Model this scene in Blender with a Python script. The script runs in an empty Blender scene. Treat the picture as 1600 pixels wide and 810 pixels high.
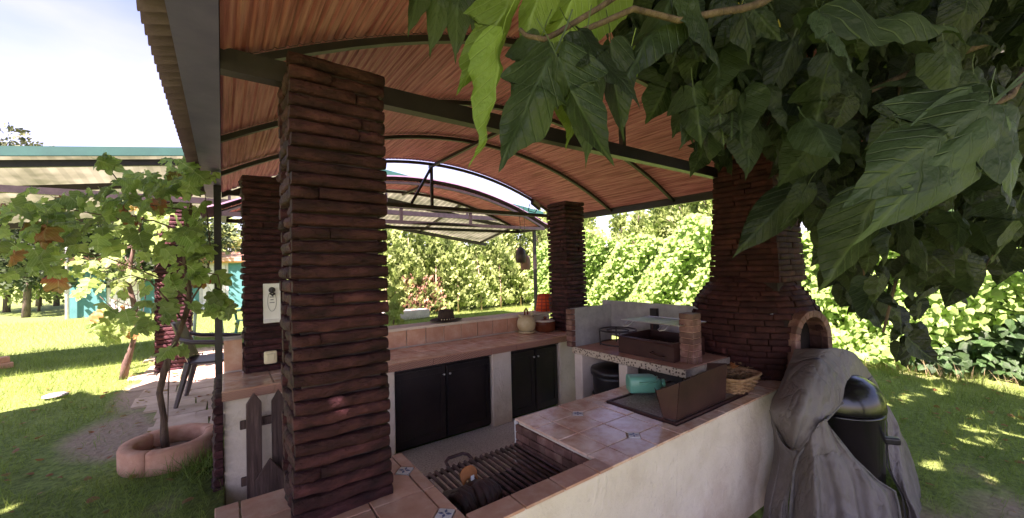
import bpy, math, random
import numpy as np
from mathutils import Vector, Matrix, noise
random.seed(7); RNG = np.random.default_rng(11)
SC = bpy.context.scene; COL = SC.collection; PI = math.pi

# ---------------------------------------------------------------- camera
FPX = 625.47; H = 1.6
_y, _p, _r = math.radians(54.0826), math.radians(1.0952), math.radians(-1.3609)
FWD = Vector((math.cos(_y)*math.cos(_p), math.sin(_y)*math.cos(_p), math.sin(_p)))
_rt = Vector((math.sin(_y), -math.cos(_y), 0)); _up = _rt.cross(FWD)
RT = math.cos(_r)*_rt + math.sin(_r)*_up; UP = -math.sin(_r)*_rt + math.cos(_r)*_up
EYE = Vector((0, 0, H))
cam = bpy.data.cameras.new("camera"); camo = bpy.data.objects.new("camera", cam); COL.objects.link(camo)
M = Matrix((RT, UP, -FWD)).transposed().to_4x4(); M.translation = EYE; camo.matrix_world = M
cam.sensor_width = 36; cam.lens = 36*FPX/1600; cam.clip_start = 0.03; cam.clip_end = 500
SC.camera = camo
def ray(px, py): return FWD + (px-800)/FPX*RT - (py-405)/FPX*UP
def dp(px, py, d):           # measured point: direction of sight and distance along the view axis
    return EYE + ray(px, py)*d
# ---------------------------------------------------------------- light
SUN_EL, SUN_AZ = math.radians(52), math.radians(222)     # direction towards the sun, azimuth from +X
sd = Vector((math.cos(SUN_EL)*math.cos(SUN_AZ), math.cos(SUN_EL)*math.sin(SUN_AZ), math.sin(SUN_EL)))
sl = bpy.data.lights.new("sun", "SUN"); so = bpy.data.objects.new("sun", sl); COL.objects.link(so)
sl.energy = 5.0; sl.angle = math.radians(.55); sl.color = (1, .95, .86)
so.rotation_euler = (-sd).to_track_quat('-Z', 'Y').to_euler(); so.location = (0, 0, 20)
W = bpy.data.worlds.new("World"); SC.world = W; W.use_nodes = True
wn = W.node_tree.nodes; wl = W.node_tree.links; wn.clear()
wo = wn.new("ShaderNodeOutputWorld"); bg = wn.new("ShaderNodeBackground"); sky = wn.new("ShaderNodeTexSky")
sky.sky_type = 'NISHITA'; sky.sun_disc = False; sky.sun_elevation = SUN_EL
sky.sun_rotation = math.radians(90) - SUN_AZ; sky.dust_density = .6; sky.air_density = 1.0; sky.ozone_density = 2.0
bg.inputs[1].default_value = 0.06
tc = wn.new("ShaderNodeTexCoord"); cn = wn.new("ShaderNodeTexNoise"); cn.inputs['Scale'].default_value = 1.6; cn.inputs['Detail'].default_value = 6
mp = wn.new("ShaderNodeMapping"); mp.inputs['Scale'].default_value = (1, 1, 2.6)
cr = wn.new("ShaderNodeMapRange"); cr.inputs[1].default_value = .44; cr.inputs[2].default_value = .68; cr.inputs[3].default_value = .0; cr.inputs[4].default_value = .38
mx = wn.new("ShaderNodeMix"); mx.data_type = 'RGBA'; mx.inputs[7].default_value = (3.9, 4.4, 4.7, 1)
wl.new(tc.outputs['Generated'], mp.inputs[0]); wl.new(mp.outputs[0], cn.inputs['Vector']); wl.new(cn.outputs[0], cr.inputs[0])
wl.new(cr.outputs[0], mx.inputs[0]); wl.new(sky.outputs[0], mx.inputs[6]); wl.new(mx.outputs[2], bg.inputs[0]); wl.new(bg.outputs[0], wo.inputs[0])
SC.view_settings.view_transform = 'Standard'; SC.view_settings.look = 'None'; SC.view_settings.gamma = 1
SC.view_settings.exposure = 2.65
SC.view_settings.use_white_balance = True; SC.view_settings.white_balance_temperature = 6850; SC.view_settings.white_balance_tint = 47
SC.cycles.max_bounces = 8; SC.cycles.diffuse_bounces = 4; SC.cycles.transparent_max_bounces = 8

# ---------------------------------------------------------------- materials
def srgb(r, g, b): return tuple((c/255/12.92 if c <= 10 else ((c/255+.055)/1.055)**2.4) for c in (r, g, b))+(1,)
MATS = {}
def mat(name, c1, c2=None, c3=None, rough=.7, scale=8, bump=.3, bscale=None, stretch=(1, 1, 1), metal=0, spec=.5, vary=.12, island=False, trans=0, coat=0, detail=5, dist=.01):
    """noise-mottled surface: c1..c3 blended by noise, value varied by object (or leaf), fine bump"""
    m = bpy.data.materials.new(name); m.use_nodes = True; N = m.node_tree.nodes; L = m.node_tree.links
    b = N['Principled BSDF']; b.inputs['Roughness'].default_value = rough; b.inputs['Metallic'].default_value = metal
    b.inputs['Specular IOR Level'].default_value = spec
    if coat: b.inputs['Coat Weight'].default_value = coat; b.inputs['Coat Roughness'].default_value = .12
    g = N.new('ShaderNodeNewGeometry'); mp = N.new('ShaderNodeMapping'); mp.inputs['Scale'].default_value = stretch
    L.new(g.outputs['Position'], mp.inputs[0])
    n = N.new('ShaderNodeTexNoise'); n.inputs['Scale'].default_value = scale; n.inputs['Detail'].default_value = detail; n.inputs['Roughness'].default_value = .62
    L.new(mp.outputs[0], n.inputs['Vector'])
    r = N.new('ShaderNodeValToRGB'); c2 = c2 or c1
    r.color_ramp.elements[0].position = .32; r.color_ramp.elements[0].color = tuple(c1[:3])+(1,)
    r.color_ramp.elements[1].position = .68; r.color_ramp.elements[1].color = tuple(c2[:3])+(1,)
    if c3: e = r.color_ramp.elements.new(.5); e.color = tuple(c3[:3])+(1,)
    L.new(n.outputs[0], r.inputs[0])
    hs = N.new('ShaderNodeHueSaturation'); mr = N.new('ShaderNodeMapRange'); mr.inputs[3].default_value = 1-vary; mr.inputs[4].default_value = 1+vary
    if island: L.new(g.outputs['Random Per Island'], mr.inputs[0])
    else:
        oi = N.new('ShaderNodeObjectInfo'); L.new(oi.outputs['Random'], mr.inputs[0])
    L.new(mr.outputs[0], hs.inputs['Value']); L.new(r.outputs[0], hs.inputs['Color']); L.new(hs.outputs[0], b.inputs['Base Color'])
    if bump:
        bn = N.new('ShaderNodeTexNoise'); bn.inputs['Scale'].default_value = bscale or scale*4; bn.inputs['Detail'].default_value = 6
        bn.inputs['Roughness'].default_value = .65
        L.new(mp.outputs[0], bn.inputs['Vector'])
        bm = N.new('ShaderNodeBump'); bm.inputs['Strength'].default_value = bump; bm.inputs['Distance'].default_value = dist
        L.new(bn.outputs[0], bm.inputs['Height']); L.new(bm.outputs[0], b.inputs['Normal'])
    if trans:
        t = N.new('ShaderNodeBsdfTranslucent'); ms = N.new('ShaderNodeMixShader'); ms.inputs[0].default_value = trans
        L.new(hs.outputs[0], t.inputs[0]); L.new(b.outputs[0], ms.inputs[1]); L.new(t.outputs[0], ms.inputs[2])
        L.new(ms.outputs[0], N['Material Output'].inputs[0])
    MATS[name] = m; return m
def nodes(m): return m.node_tree.nodes, m.node_tree.links, m.node_tree.nodes['Principled BSDF']

m_brick = mat('maroon_ledger_stone', (.022, .0068, .0085), (.098, .031, .032), (.054, .0155, .0175), rough=.6, spec=.25, scale=11, bump=1.0, bscale=34, stretch=(1, 1, 1.8), vary=.3, dist=.02)
m_mortar = mat('dark_mortar', (.02, .011, .01), (.05, .028, .025), rough=.95, scale=14, bump=.5)
m_brick2 = mat('oven_ledger_stone', (.030, .008, .008), (.085, .026, .023), (.052, .0155, .014), rough=.8, spec=.25, scale=11, bump=.7, bscale=45, vary=.3)
m_steel = mat('black_painted_steel', (.015, .011, .012), (.028, .020, .022), rough=.42, scale=12, bump=.08, vary=.1)
m_fascia = mat('sky_tinted_fascia_steel', (.11, .085, .26), (.16, .125, .34), rough=.5, scale=5, bump=.1)  # bluish lift in the colour stands in for mirrored sky
m_sheet = mat('corrugated_sheet_outside', (.10, .055, .09), (.15, .09, .13), rough=.8, scale=6)
m_stucco = mat('cream_trowelled_stucco', (.64, .53, .42), (.78, .67, .56), (.72, .61, .50), rough=.9, scale=3.5, bump=.55, bscale=16, vary=0, dist=.02)
m_tile = mat('terracotta_glazed_tile', (.64, .32, .20), (.90, .69, .53), (.80, .53, .38), rough=.2, scale=9, bump=.22, bscale=30, vary=.1, coat=.25)
m_tile_m = mat('terracotta_matt_tile', (.50, .24, .15), (.64, .40, .29), (.57, .30, .20), rough=.42, scale=9, bump=.25, bscale=30, vary=.12)
m_grout = mat('pale_grout', (.36, .28, .22), (.5, .42, .34), rough=.95, scale=20, bump=.3)
m_black = mat('black_cabinet_paint', (.007, .005, .006), (.026, .018, .018), rough=.34, scale=4, bump=.05, vary=.05)
m_iron = mat('rusty_grill_iron', (.07, .035, .036), (.22, .13, .13), (.12, .065, .065), rough=.42, scale=22, bump=.4, metal=.4, vary=.25)
m_soot = mat('sooty_firebox', (.008, .005, .005), (.03, .018, .016), rough=.95, scale=9)
m_firebrick = mat('smoked_fire_brick', (.13, .055, .04), (.30, .17, .13), (.19, .085, .065), rough=.7, scale=12, bump=.35, vary=.35)
m_rust = mat('dark_rusted_sheet_steel', (.040, .014, .011), (.075, .028, .021), rough=.5, scale=6, bump=.12, metal=.3, vary=0)
m_granite = mat('speckled_grey_stone', (.16, .12, .10), (.42, .36, .31), (.28, .22, .19), rough=.4, scale=85, bump=.15, detail=2, vary=0)
m_terr = mat('terrazzo_floor_tile', (.46, .38, .36), (.86, .80, .77), (.76, .69, .66), rough=.5, scale=75, bump=.1, detail=2, vary=.07)
m_white = mat('white_enamel_paint', (.70, .68, .64), (.8, .78, .75), rough=.5, scale=9, bump=.1)
m_ivory = mat('ivory_plastic', (.62, .55, .36), (.68, .6, .42), rough=.4, scale=5, bump=0)
m_concrete = mat('grey_fibre_cement', (.24, .235, .24), (.38, .37, .37), rough=.8, scale=7, bump=.25)
m_bin = mat('black_bin_plastic', (.012, .01, .011), (.02, .017, .018), rough=.35, scale=8, bump=.05)
m_teal = mat('mint_green_plastic', (.10, .40, .29), (.15, .48, .36), rough=.35, scale=4, bump=.05, vary=0)
m_wicker = mat('pale_wicker', (.26, .13, .06), (.45, .27, .14), rough=.7, scale=30, bump=.4)
m_twig = mat('dry_twig', (.12, .07, .04), (.3, .18, .08), rough=.9, scale=20, vary=.3)
m_clay = mat('yellow_clay', (.52, .42, .22), (.66, .56, .34), rough=.5, scale=14, bump=.15, vary=0)
m_brown = mat('brown_glazed_clay', (.12, .03, .016), (.2, .055, .025), rough=.25, scale=7, bump=.05, vary=0)
m_felt = mat('dark_brown_felt', (.035, .02, .014), (.07, .042, .03), rough=.9, scale=22, bump=.3, vary=0)
m_orange = mat('orange_fabric', (.85, .10, .02), (.9, .16, .03), rough=.8, scale=8, vary=0, trans=.3)
m_orange2 = mat('dark_red_band', (.35, .03, .02), (.42, .05, .03), rough=.8, scale=8, vary=0)
m_wood = mat('dark_stained_wood', (.045, .022, .018), (.14, .085, .07), (.075, .04, .032), rough=.75, scale=14, bump=.8, bscale=30, stretch=(3, 3, .25), vary=.15)
m_glove = mat('dark_brown_leather', (.035, .015, .013), (.09, .045, .04), rough=.5, scale=14, bump=.5, vary=.1)
m_glove2 = mat('orange_leather', (.30, .09, .02), (.46, .16, .04), rough=.6, scale=16, bump=.3)
m_enamel = mat('black_gloss_enamel', (.006, .005, .006), (.014, .011, .012), rough=.22, scale=4, bump=.03, vary=0, coat=.15)
m_alu = mat('bright_aluminium', (.55, .55, .55), (.7, .7, .7), rough=.3, scale=10, bump=.05, metal=.9)
m_tarp = mat('grey_nylon_cover', (.115, .095, .085), (.19, .16, .145), rough=.55, scale=3, bump=.6, bscale=9, vary=0, dist=.015)
m_tarp2 = mat('faded_grey_hem', (.10, .095, .09), (.2, .18, .16), rough=.8, scale=20, vary=0)
m_pink = mat('pink_concrete', (.50, .23, .15), (.66, .38, .27), (.58, .30, .20), rough=.92, scale=9, bump=.6, bscale=45, vary=.05)
m_bark = mat('brown_vine_bark', (.07, .04, .03), (.2, .13, .09), rough=.95, scale=20, bump=.9, stretch=(2, 2, .4))
m_bark2 = mat('grey_tree_bark', (.08, .06, .045), (.2, .16, .12), rough=.95, scale=14, bump=.8, stretch=(2, 2, .4))
m_pave = mat('sand_paving_stone', (.42, .30, .21), (.60, .47, .35), (.52, .39, .28), rough=.85, scale=5, bump=.35, vary=.14)
m_chair = mat('brown_resin_chair', (.05, .035, .035), (.08, .055, .055), rough=.4, scale=5, bump=.05)
m_tealchair = mat('teal_resin', (.03, .22, .18), (.05, .28, .23), rough=.4, scale=5, bump=0)
m_bldg = mat('turquoise_wall', (.035, .17, .16), (.055, .22, .2), rough=.85, scale=3, bump=.1, vary=0)
m_tedge = mat('green_sheet_edge', (.008, .07, .055), (.012, .09, .07), rough=.5, scale=4, bump=0, vary=0)
m_ochre = mat('ochre_paint', (.55, .30, .08), (.62, .36, .12), rough=.8, scale=5)
m_dirt = mat('dry_soil', (.20, .13, .085), (.33, .23, .15), rough=1, scale=8, bump=.8)
m_slab = mat('grey_concrete_slab', (.35, .33, .29), (.5, .48, .43), rough=.9, scale=5)
m_gourd = mat('dark_gourd', (.03, .018, .014), (.06, .036, .026), rough=.5, scale=9)
m_gourd2 = mat('tan_gourd', (.2, .1, .06), (.3, .17, .11), rough=.6, scale=9)
m_lens = mat('lamp_glass', (.35, .35, .33), (.45, .45, .42), rough=.1, scale=5, bump=0)

# ceiling lining: reddish cane strips running front to back
m_ceil = mat('red_cane_lining', (.34, .07, .09), (.82, .34, .40), (.66, .195, .25), rough=.55, scale=5, bump=.5, bscale=26, stretch=(9, .35, 9), vary=.15, dist=.006)
# terrazzo etc done; zigzag trim
def zigzag(name, axis):
    m = bpy.data.materials.new(name); m.use_nodes = True; N, L, b = nodes(m)
    g = N.new('ShaderNodeNewGeometry'); s = N.new('ShaderNodeSeparateXYZ'); L.new(g.outputs['Position'], s.inputs[0])
    def mth(op, a, v=None, w=None):
        n = N.new('ShaderNodeMath'); n.operation = op; L.new(a, n.inputs[0])
        if v is not None:
            if isinstance(v, float): n.inputs[1].default_value = v
            else: L.new(v, n.inputs[1])
        if w is not None: n.inputs[2].default_value = w
        return n.outputs[0]
    px = mth('PINGPONG', s.outputs[axis], .018)
    t = mth('ADD', px, s.outputs[2]); k = mth('PINGPONG', t, .0085); k2 = mth('DIVIDE', k, .0085)
    r = N.new('ShaderNodeValToRGB'); r.color_ramp.interpolation = 'CONSTANT'
    r.color_ramp.elements[0].color = (.17, .07, .055, 1); r.color_ramp.elements[1].color = (.52, .33, .25, 1); r.color_ramp.elements[1].position = .5
    e = r.color_ramp.elements.new(.78); e.color = (.42, .15, .09, 1)
    L.new(k2, r.inputs[0]); L.new(r.outputs[0], b.inputs['Base Color']); b.inputs['Roughness'].default_value = .35
    return m
m_zig = zigzag('zigzag_trim_tile', 0)
def mosaic():
    m = bpy.data.materials.new('pebble_mosaic'); m.use_nodes = True; N, L, b = nodes(m)
    g = N.new('ShaderNodeNewGeometry'); v = N.new('ShaderNodeTexVoronoi'); v.inputs['Scale'].default_value = 48; L.new(g.outputs['Position'], v.inputs['Vector'])
    r = N.new('ShaderNodeValToRGB'); r.color_ramp.elements[0].position = .30; r.color_ramp.elements[0].color = (.09, .05, .035, 1)
    r.color_ramp.elements[1].position = .42; r.color_ramp.elements[1].color = (.55, .46, .34, 1)
    L.new(v.outputs[0], r.inputs[0]); L.new(r.outputs[0], b.inputs['Base Color']); b.inputs['Roughness'].default_value = .5
    return m
m_mosaic = mosaic()
def polycarb():
    m = bpy.data.materials.new('yellowed_clear_sheet'); m.use_nodes = True; N, L, b = nodes(m)
    b.inputs['Base Color'].default_value = (.55, .52, .36, 1); b.inputs['Roughness'].default_value = .5
    g = N.new('ShaderNodeNewGeometry'); n = N.new('ShaderNodeTexNoise'); n.inputs['Scale'].default_value = 2.5; L.new(g.outputs['Position'], n.inputs['Vector'])
    r = N.new('ShaderNodeValToRGB'); r.color_ramp.elements[0].position = .35; r.color_ramp.elements[0].color = (.08, .09, .05, 1); r.color_ramp.elements[1].position = .65; r.color_ramp.elements[1].color = (.18, .19, .12, 1)
    L.new(n.outputs[0], r.inputs[0])
    t = N.new('ShaderNodeBsdfTranslucent'); ms = N.new('ShaderNodeMixShader'); ms.inputs[0].default_value = .6
    L.new(r.outputs[0], t.inputs[0]); L.new(r.outputs[0], b.inputs['Base Color']); L.new(b.outputs[0], ms.inputs[1]); L.new(t.outputs[0], ms.inputs[2]); L.new(ms.outputs[0], N['Material Output'].inputs[0])
    return m
m_poly = polycarb()

# leaves: midrib and side veins from the leaf's own coordinates (generated once per leaf template as UV)
def leafmat(name, ca, cb, vein, trans=.35, rough=.46, vary=.38, bump=.55, island=False):
    m = bpy.data.materials.new(name); m.use_nodes = True; N, L, b = nodes(m)
    b.inputs['Roughness'].default_value = rough; b.inputs['Specular IOR Level'].default_value = .35
    uv = N.new('ShaderNodeUVMap'); uv.uv_map = 'uv'; s = N.new('ShaderNodeSeparateXYZ'); L.new(uv.outputs[0], s.inputs[0])
    def mth(op, a, v=None):
        n = N.new('ShaderNodeMath'); n.operation = op
        for i, q in enumerate((a, v)):
            if q is None: continue
            if isinstance(q, (int, float)): n.inputs[i].default_value = q
            else: L.new(q, n.inputs[i])
        return n.outputs[0]
    ax = mth('ABSOLUTE', s.outputs[0])
    t = mth('SUBTRACT', s.outputs[1], mth('MULTIPLY', ax, .75))
    sv = mth('DIVIDE', mth('PINGPONG', t, .065), .065)           # 0 on a side vein
    sv = mth('MULTIPLY', sv, 5.5)
    mr = mth('MULTIPLY', ax, 26)
    v = mth('MINIMUM', mth('MINIMUM', sv, mr), 1)
    g = N.new('ShaderNodeNewGeometry'); n = N.new('ShaderNodeTexNoise'); n.inputs['Scale'].default_value = 6; L.new(g.outputs['Position'], n.inputs['Vector'])
    r = N.new('ShaderNodeValToRGB'); r.color_ramp.elements[0].position = .35; r.color_ramp.elements[0].color = ca+(1,); r.color_ramp.elements[1].position = .65; r.color_ramp.elements[1].color = cb+(1,)
    L.new(n.outputs[0], r.inputs[0])
    mi = N.new('ShaderNodeMix'); mi.data_type = 'RGBA'; mi.inputs[6].default_value = vein+(1,); L.new(v, mi.inputs[0]); L.new(r.outputs[0], mi.inputs[7])
    hs = N.new('ShaderNodeHueSaturation'); mm = N.new('ShaderNodeMapRange'); mm.inputs[3].default_value = 1-vary; mm.inputs[4].default_value = 1+vary
    if island: L.new(g.outputs['Random Per Island'], mm.inputs[0])
    else: oi = N.new('ShaderNodeObjectInfo'); L.new(oi.outputs['Random'], mm.inputs[0])
    L.new(mm.outputs[0], hs.inputs['Value']); L.new(mi.outputs[2], hs.inputs['Color']); L.new(hs.outputs[0], b.inputs['Base Color'])
    n2 = N.new('ShaderNodeTexNoise'); n2.inputs['Scale'].default_value = 9; n2.inputs['Detail'].default_value = 3; L.new(uv.outputs[0], n2.inputs['Vector'])
    hh = mth('ADD', mth('MULTIPLY', v, .6), mth('MULTIPLY', n2.outputs[0], 1.4))
    bp = N.new('ShaderNodeBump'); bp.inputs['Strength'].default_value = bump; bp.inputs['Distance'].default_value = .008
    L.new(hh, bp.inputs['Height']); L.new(bp.outputs[0], b.inputs['Normal'])
    tr = N.new('ShaderNodeBsdfTranslucent'); ms = N.new('ShaderNodeMixShader'); ms.inputs[0].default_value = trans
    h2 = N.new('ShaderNodeHueSaturation'); h2.inputs['Value'].default_value = 1.5; h2.inputs['Hue'].default_value = .485; L.new(hs.outputs[0], h2.inputs['Color'])
    L.new(h2.outputs[0], tr.inputs[0]); L.new(b.outputs[0], ms.inputs[1]); L.new(tr.outputs[0], ms.inputs[2]); L.new(ms.outputs[0], N['Material Output'].inputs[0])
    return m
m_mul = leafmat('mulberry_leaf', (.015, .028, .013), (.034, .056, .02), (.045, .072, .032))
m_mul_p = leafmat('pale_mulberry_leaf', (.026, .050, .020), (.048, .082, .034), (.06, .095, .045), trans=.2, rough=.5)
m_mul_y = leafmat('young_mulberry_leaf', (.10, .17, .022), (.16, .25, .04), (.22, .32, .09), trans=.45)
m_mul_yel = leafmat('yellowing_leaf', (.42, .36, .04), (.5, .42, .06), (.5, .45, .15), trans=.5)
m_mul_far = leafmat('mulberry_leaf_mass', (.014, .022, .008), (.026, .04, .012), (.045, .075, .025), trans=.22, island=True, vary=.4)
m_over = leafmat('painted_sunlit_mulberry_leaf', (.07, .13, .03), (.12, .19, .05), (.14, .2, .06), trans=.5, island=True)  # brighter copy of the leaf colour, imitating sun glow and sending light down
m_vineleaf = leafmat('grape_leaf', (.15, .26, .06), (.27, .39, .11), (.36, .46, .2), trans=.5)
m_vinedry = leafmat('drying_grape_leaf', (.34, .10, .04), (.28, .24, .06), (.35, .25, .12), trans=.4)
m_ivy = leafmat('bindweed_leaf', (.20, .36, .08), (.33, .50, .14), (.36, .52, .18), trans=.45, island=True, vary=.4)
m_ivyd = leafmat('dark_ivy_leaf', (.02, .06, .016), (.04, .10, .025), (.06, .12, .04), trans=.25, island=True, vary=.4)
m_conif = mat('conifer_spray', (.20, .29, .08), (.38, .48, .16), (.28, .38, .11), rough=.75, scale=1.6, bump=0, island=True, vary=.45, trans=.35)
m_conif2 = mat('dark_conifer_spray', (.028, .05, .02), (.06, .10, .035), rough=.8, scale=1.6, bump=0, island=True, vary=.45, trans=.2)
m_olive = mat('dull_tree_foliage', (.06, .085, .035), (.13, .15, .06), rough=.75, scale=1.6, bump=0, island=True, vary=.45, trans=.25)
m_drystem = mat('dry_stem', (.30, .2, .13), (.42, .3, .2), rough=.9, scale=9, island=True, vary=.3)
m_grass = mat('grass_blade', (.12, .20, .03), (.25, .34, .06), (.18, .27, .042), rough=.55, scale=2.2, bump=0, island=True, vary=.35, trans=.45)
m_grassy = mat('dry_grass_blade', (.28, .23, .10), (.40, .33, .17), rough=.8, scale=2, bump=0, island=True, vary=.3, trans=.2)

# ground: lawn green worn to soil
m_ground = bpy.data.materials.new('lawn_ground'); m_ground.use_nodes = True
N, L, b = nodes(m_ground); b.inputs['Roughness'].default_value = .95
g = N.new('ShaderNodeNewGeometry')
n1 = N.new('ShaderNodeTexNoise'); n1.inputs['Scale'].default_value = 1.1; n1.inputs['Detail'].default_value = 7; L.new(g.outputs['Position'], n1.inputs['Vector'])
n2 = N.new('ShaderNodeTexNoise'); n2.inputs['Scale'].default_value = 26; n2.inputs['Detail'].default_value = 6; L.new(g.outputs['Position'], n2.inputs['Vector'])
r1 = N.new('ShaderNodeValToRGB'); r1.color_ramp.elements[0].position = .3; r1.color_ramp.elements[0].color = (.08, .13, .025, 1); r1.color_ramp.elements[1].position = .7; r1.color_ramp.elements[1].color = (.21, .30, .055, 1)
L.new(n2.outputs[0], r1.inputs[0])
at = N.new('ShaderNodeAttribute'); at.attribute_name = 'bare'
ad = N.new('ShaderNodeMath'); ad.operation = 'ADD'; L.new(at.outputs['Fac'], ad.inputs[0])
s1 = N.new('ShaderNodeMath'); s1.operation = 'MULTIPLY_ADD'; s1.inputs[1].default_value = .9; s1.inputs[2].default_value = -.45; L.new(n1.outputs[0], s1.inputs[0]); L.new(s1.outputs[0], ad.inputs[1])
rr = N.new('ShaderNodeMapRange'); rr.inputs[1].default_value = .35; rr.inputs[2].default_value = .6; L.new(ad.outputs[0], rr.inputs[0])
mi = N.new('ShaderNodeMix'); mi.data_type = 'RGBA'; L.new(rr.outputs[0], mi.inputs[0]); L.new(r1.outputs[0], mi.inputs[6])
r2 = N.new('ShaderNodeValToRGB'); r2.color_ramp.elements[0].color = (.22, .15, .10, 1); r2.color_ramp.elements[1].color = (.46, .35, .24, 1); L.new(n2.outputs[0], r2.inputs[0]); L.new(r2.outputs[0], mi.inputs[7])
L.new(mi.outputs[2], b.inputs['Base Color'])
bp = N.new('ShaderNodeBump'); bp.inputs['Strength'].default_value = .8; bp.inputs['Distance'].default_value = .03; L.new(n2.outputs[0], bp.inputs['Height']); L.new(bp.outputs[0], b.inputs['Normal'])
# stucco gets trowel strokes: stretched ridges on top of the grain
N, L, b = nodes(m_stucco)
g = N.new('ShaderNodeNewGeometry'); mp = N.new('ShaderNodeMapping'); mp.inputs['Rotation'].default_value = (.3, .75, .3); mp.inputs['Scale'].default_value = (2.6, 2.6, 1.7); L.new(g.outputs['Position'], mp.inputs[0])
n = N.new('ShaderNodeTexNoise'); n.inputs['Scale'].default_value = 1.3; n.inputs['Detail'].default_value = 3; n.inputs['Distortion'].default_value = .8; L.new(mp.outputs[0], n.inputs['Vector'])
rp = N.new('ShaderNodeValToRGB'); rp.color_ramp.elements[0].position = .482; rp.color_ramp.elements[0].color = (0, 0, 0, 1); rp.color_ramp.elements[1].position = .53
e = rp.color_ramp.elements.new(.5); e.color = (1, 1, 1, 1); rp.color_ramp.elements[2].color = (.15, .15, .15, 1); L.new(n.outputs[0], rp.inputs[0])
old = b.inputs['Normal'].links[0].from_node
bp = N.new('ShaderNodeBump'); bp.inputs['Strength'].default_value = .3; bp.inputs['Distance'].default_value = .008; L.new(rp.outputs[0], bp.inputs['Height']); L.new(old.outputs[0], bp.inputs['Normal']); L.new(bp.outputs[0], b.inputs['Normal'])

# rain splash and rust coloured stains low on the stucco
N, L, b = nodes(m_stucco); src = b.inputs['Base Color'].links[0].from_socket
g = N.new('ShaderNodeNewGeometry'); s = N.new('ShaderNodeSeparateXYZ'); L.new(g.outputs['Position'], s.inputs[0])
n = N.new('ShaderNodeTexNoise'); n.inputs['Scale'].default_value = 2.6; n.inputs['Detail'].default_value = 8; n.inputs['Roughness'].default_value = .7; L.new(g.outputs['Position'], n.inputs['Vector'])
a = N.new('ShaderNodeMath'); a.operation = 'MULTIPLY_ADD'; a.inputs[1].default_value = -1.1; L.new(s.outputs[2], a.inputs[0]); L.new(n.outputs[0], a.inputs[2])
r = N.new('ShaderNodeMapRange'); r.inputs[1].default_value = .20; r.inputs[2].default_value = .62; r.inputs[3].default_value = 0; r.inputs[4].default_value = .7; L.new(a.outputs[0], r.inputs[0])
mi = N.new('ShaderNodeMix'); mi.data_type = 'RGBA'; L.new(r.outputs[0], mi.inputs[0]); L.new(src, mi.inputs[6]); mi.inputs[7].default_value = (.42, .24, .15, 1)
n3 = N.new('ShaderNodeTexNoise'); n3.inputs['Scale'].default_value = 11; n3.inputs['Detail'].default_value = 8; n3.inputs['Roughness'].default_value = .75; L.new(g.outputs['Position'], n3.inputs['Vector'])
r3 = N.new('ShaderNodeMapRange'); r3.inputs[1].default_value = .58; r3.inputs[2].default_value = .72; r3.inputs[3].default_value = 0; r3.inputs[4].default_value = .45; L.new(n3.outputs[0], r3.inputs[0])
m2 = N.new('ShaderNodeMix'); m2.data_type = 'RGBA'; L.new(r3.outputs[0], m2.inputs[0]); L.new(mi.outputs[2], m2.inputs[6]); m2.inputs[7].default_value = (.34, .27, .21, 1)
L.new(m2.outputs[2], b.inputs['Base Color'])
# nylon crinkles: facets between sharp creases
N, L, b = nodes(m_tarp); g = N.new('ShaderNodeNewGeometry'); nz = N.new('ShaderNodeTexNoise'); nz.inputs['Scale'].default_value = 3; L.new(g.outputs['Position'], nz.inputs['Vector'])
mxv = N.new('ShaderNodeMix'); mxv.data_type = 'VECTOR'; mxv.inputs[0].default_value = .22; L.new(g.outputs['Position'], mxv.inputs[4]); L.new(nz.outputs['Color'], mxv.inputs[5])
mp = N.new('ShaderNodeMapping'); mp.inputs['Scale'].default_value = (1, 1, .45); L.new(mxv.outputs[1], mp.inputs[0])
vo = N.new('ShaderNodeTexNoise'); vo.inputs['Scale'].default_value = 4.2; vo.inputs['Detail'].default_value = 4; vo.inputs['Roughness'].default_value = .55; L.new(mp.outputs[0], vo.inputs['Vector'])
a1 = N.new('ShaderNodeMath'); a1.operation = 'SUBTRACT'; a1.inputs[1].default_value = .5; L.new(vo.outputs[0], a1.inputs[0]); a2 = N.new('ShaderNodeMath'); a2.operation = 'ABSOLUTE'; L.new(a1.outputs[0], a2.inputs[0])
a3 = N.new('ShaderNodeMath'); a3.operation = 'POWER'; a3.inputs[1].default_value = .6; L.new(a2.outputs[0], a3.inputs[0])
old = b.inputs['Normal'].links[0].from_node
bp = N.new('ShaderNodeBump'); bp.inputs['Strength'].default_value = .85; bp.inputs['Distance'].default_value = .045; L.new(a3.outputs[0], bp.inputs['Height']); L.new(old.outputs[0], bp.inputs['Normal']); L.new(bp.outputs[0], b.inputs['Normal'])
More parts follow.
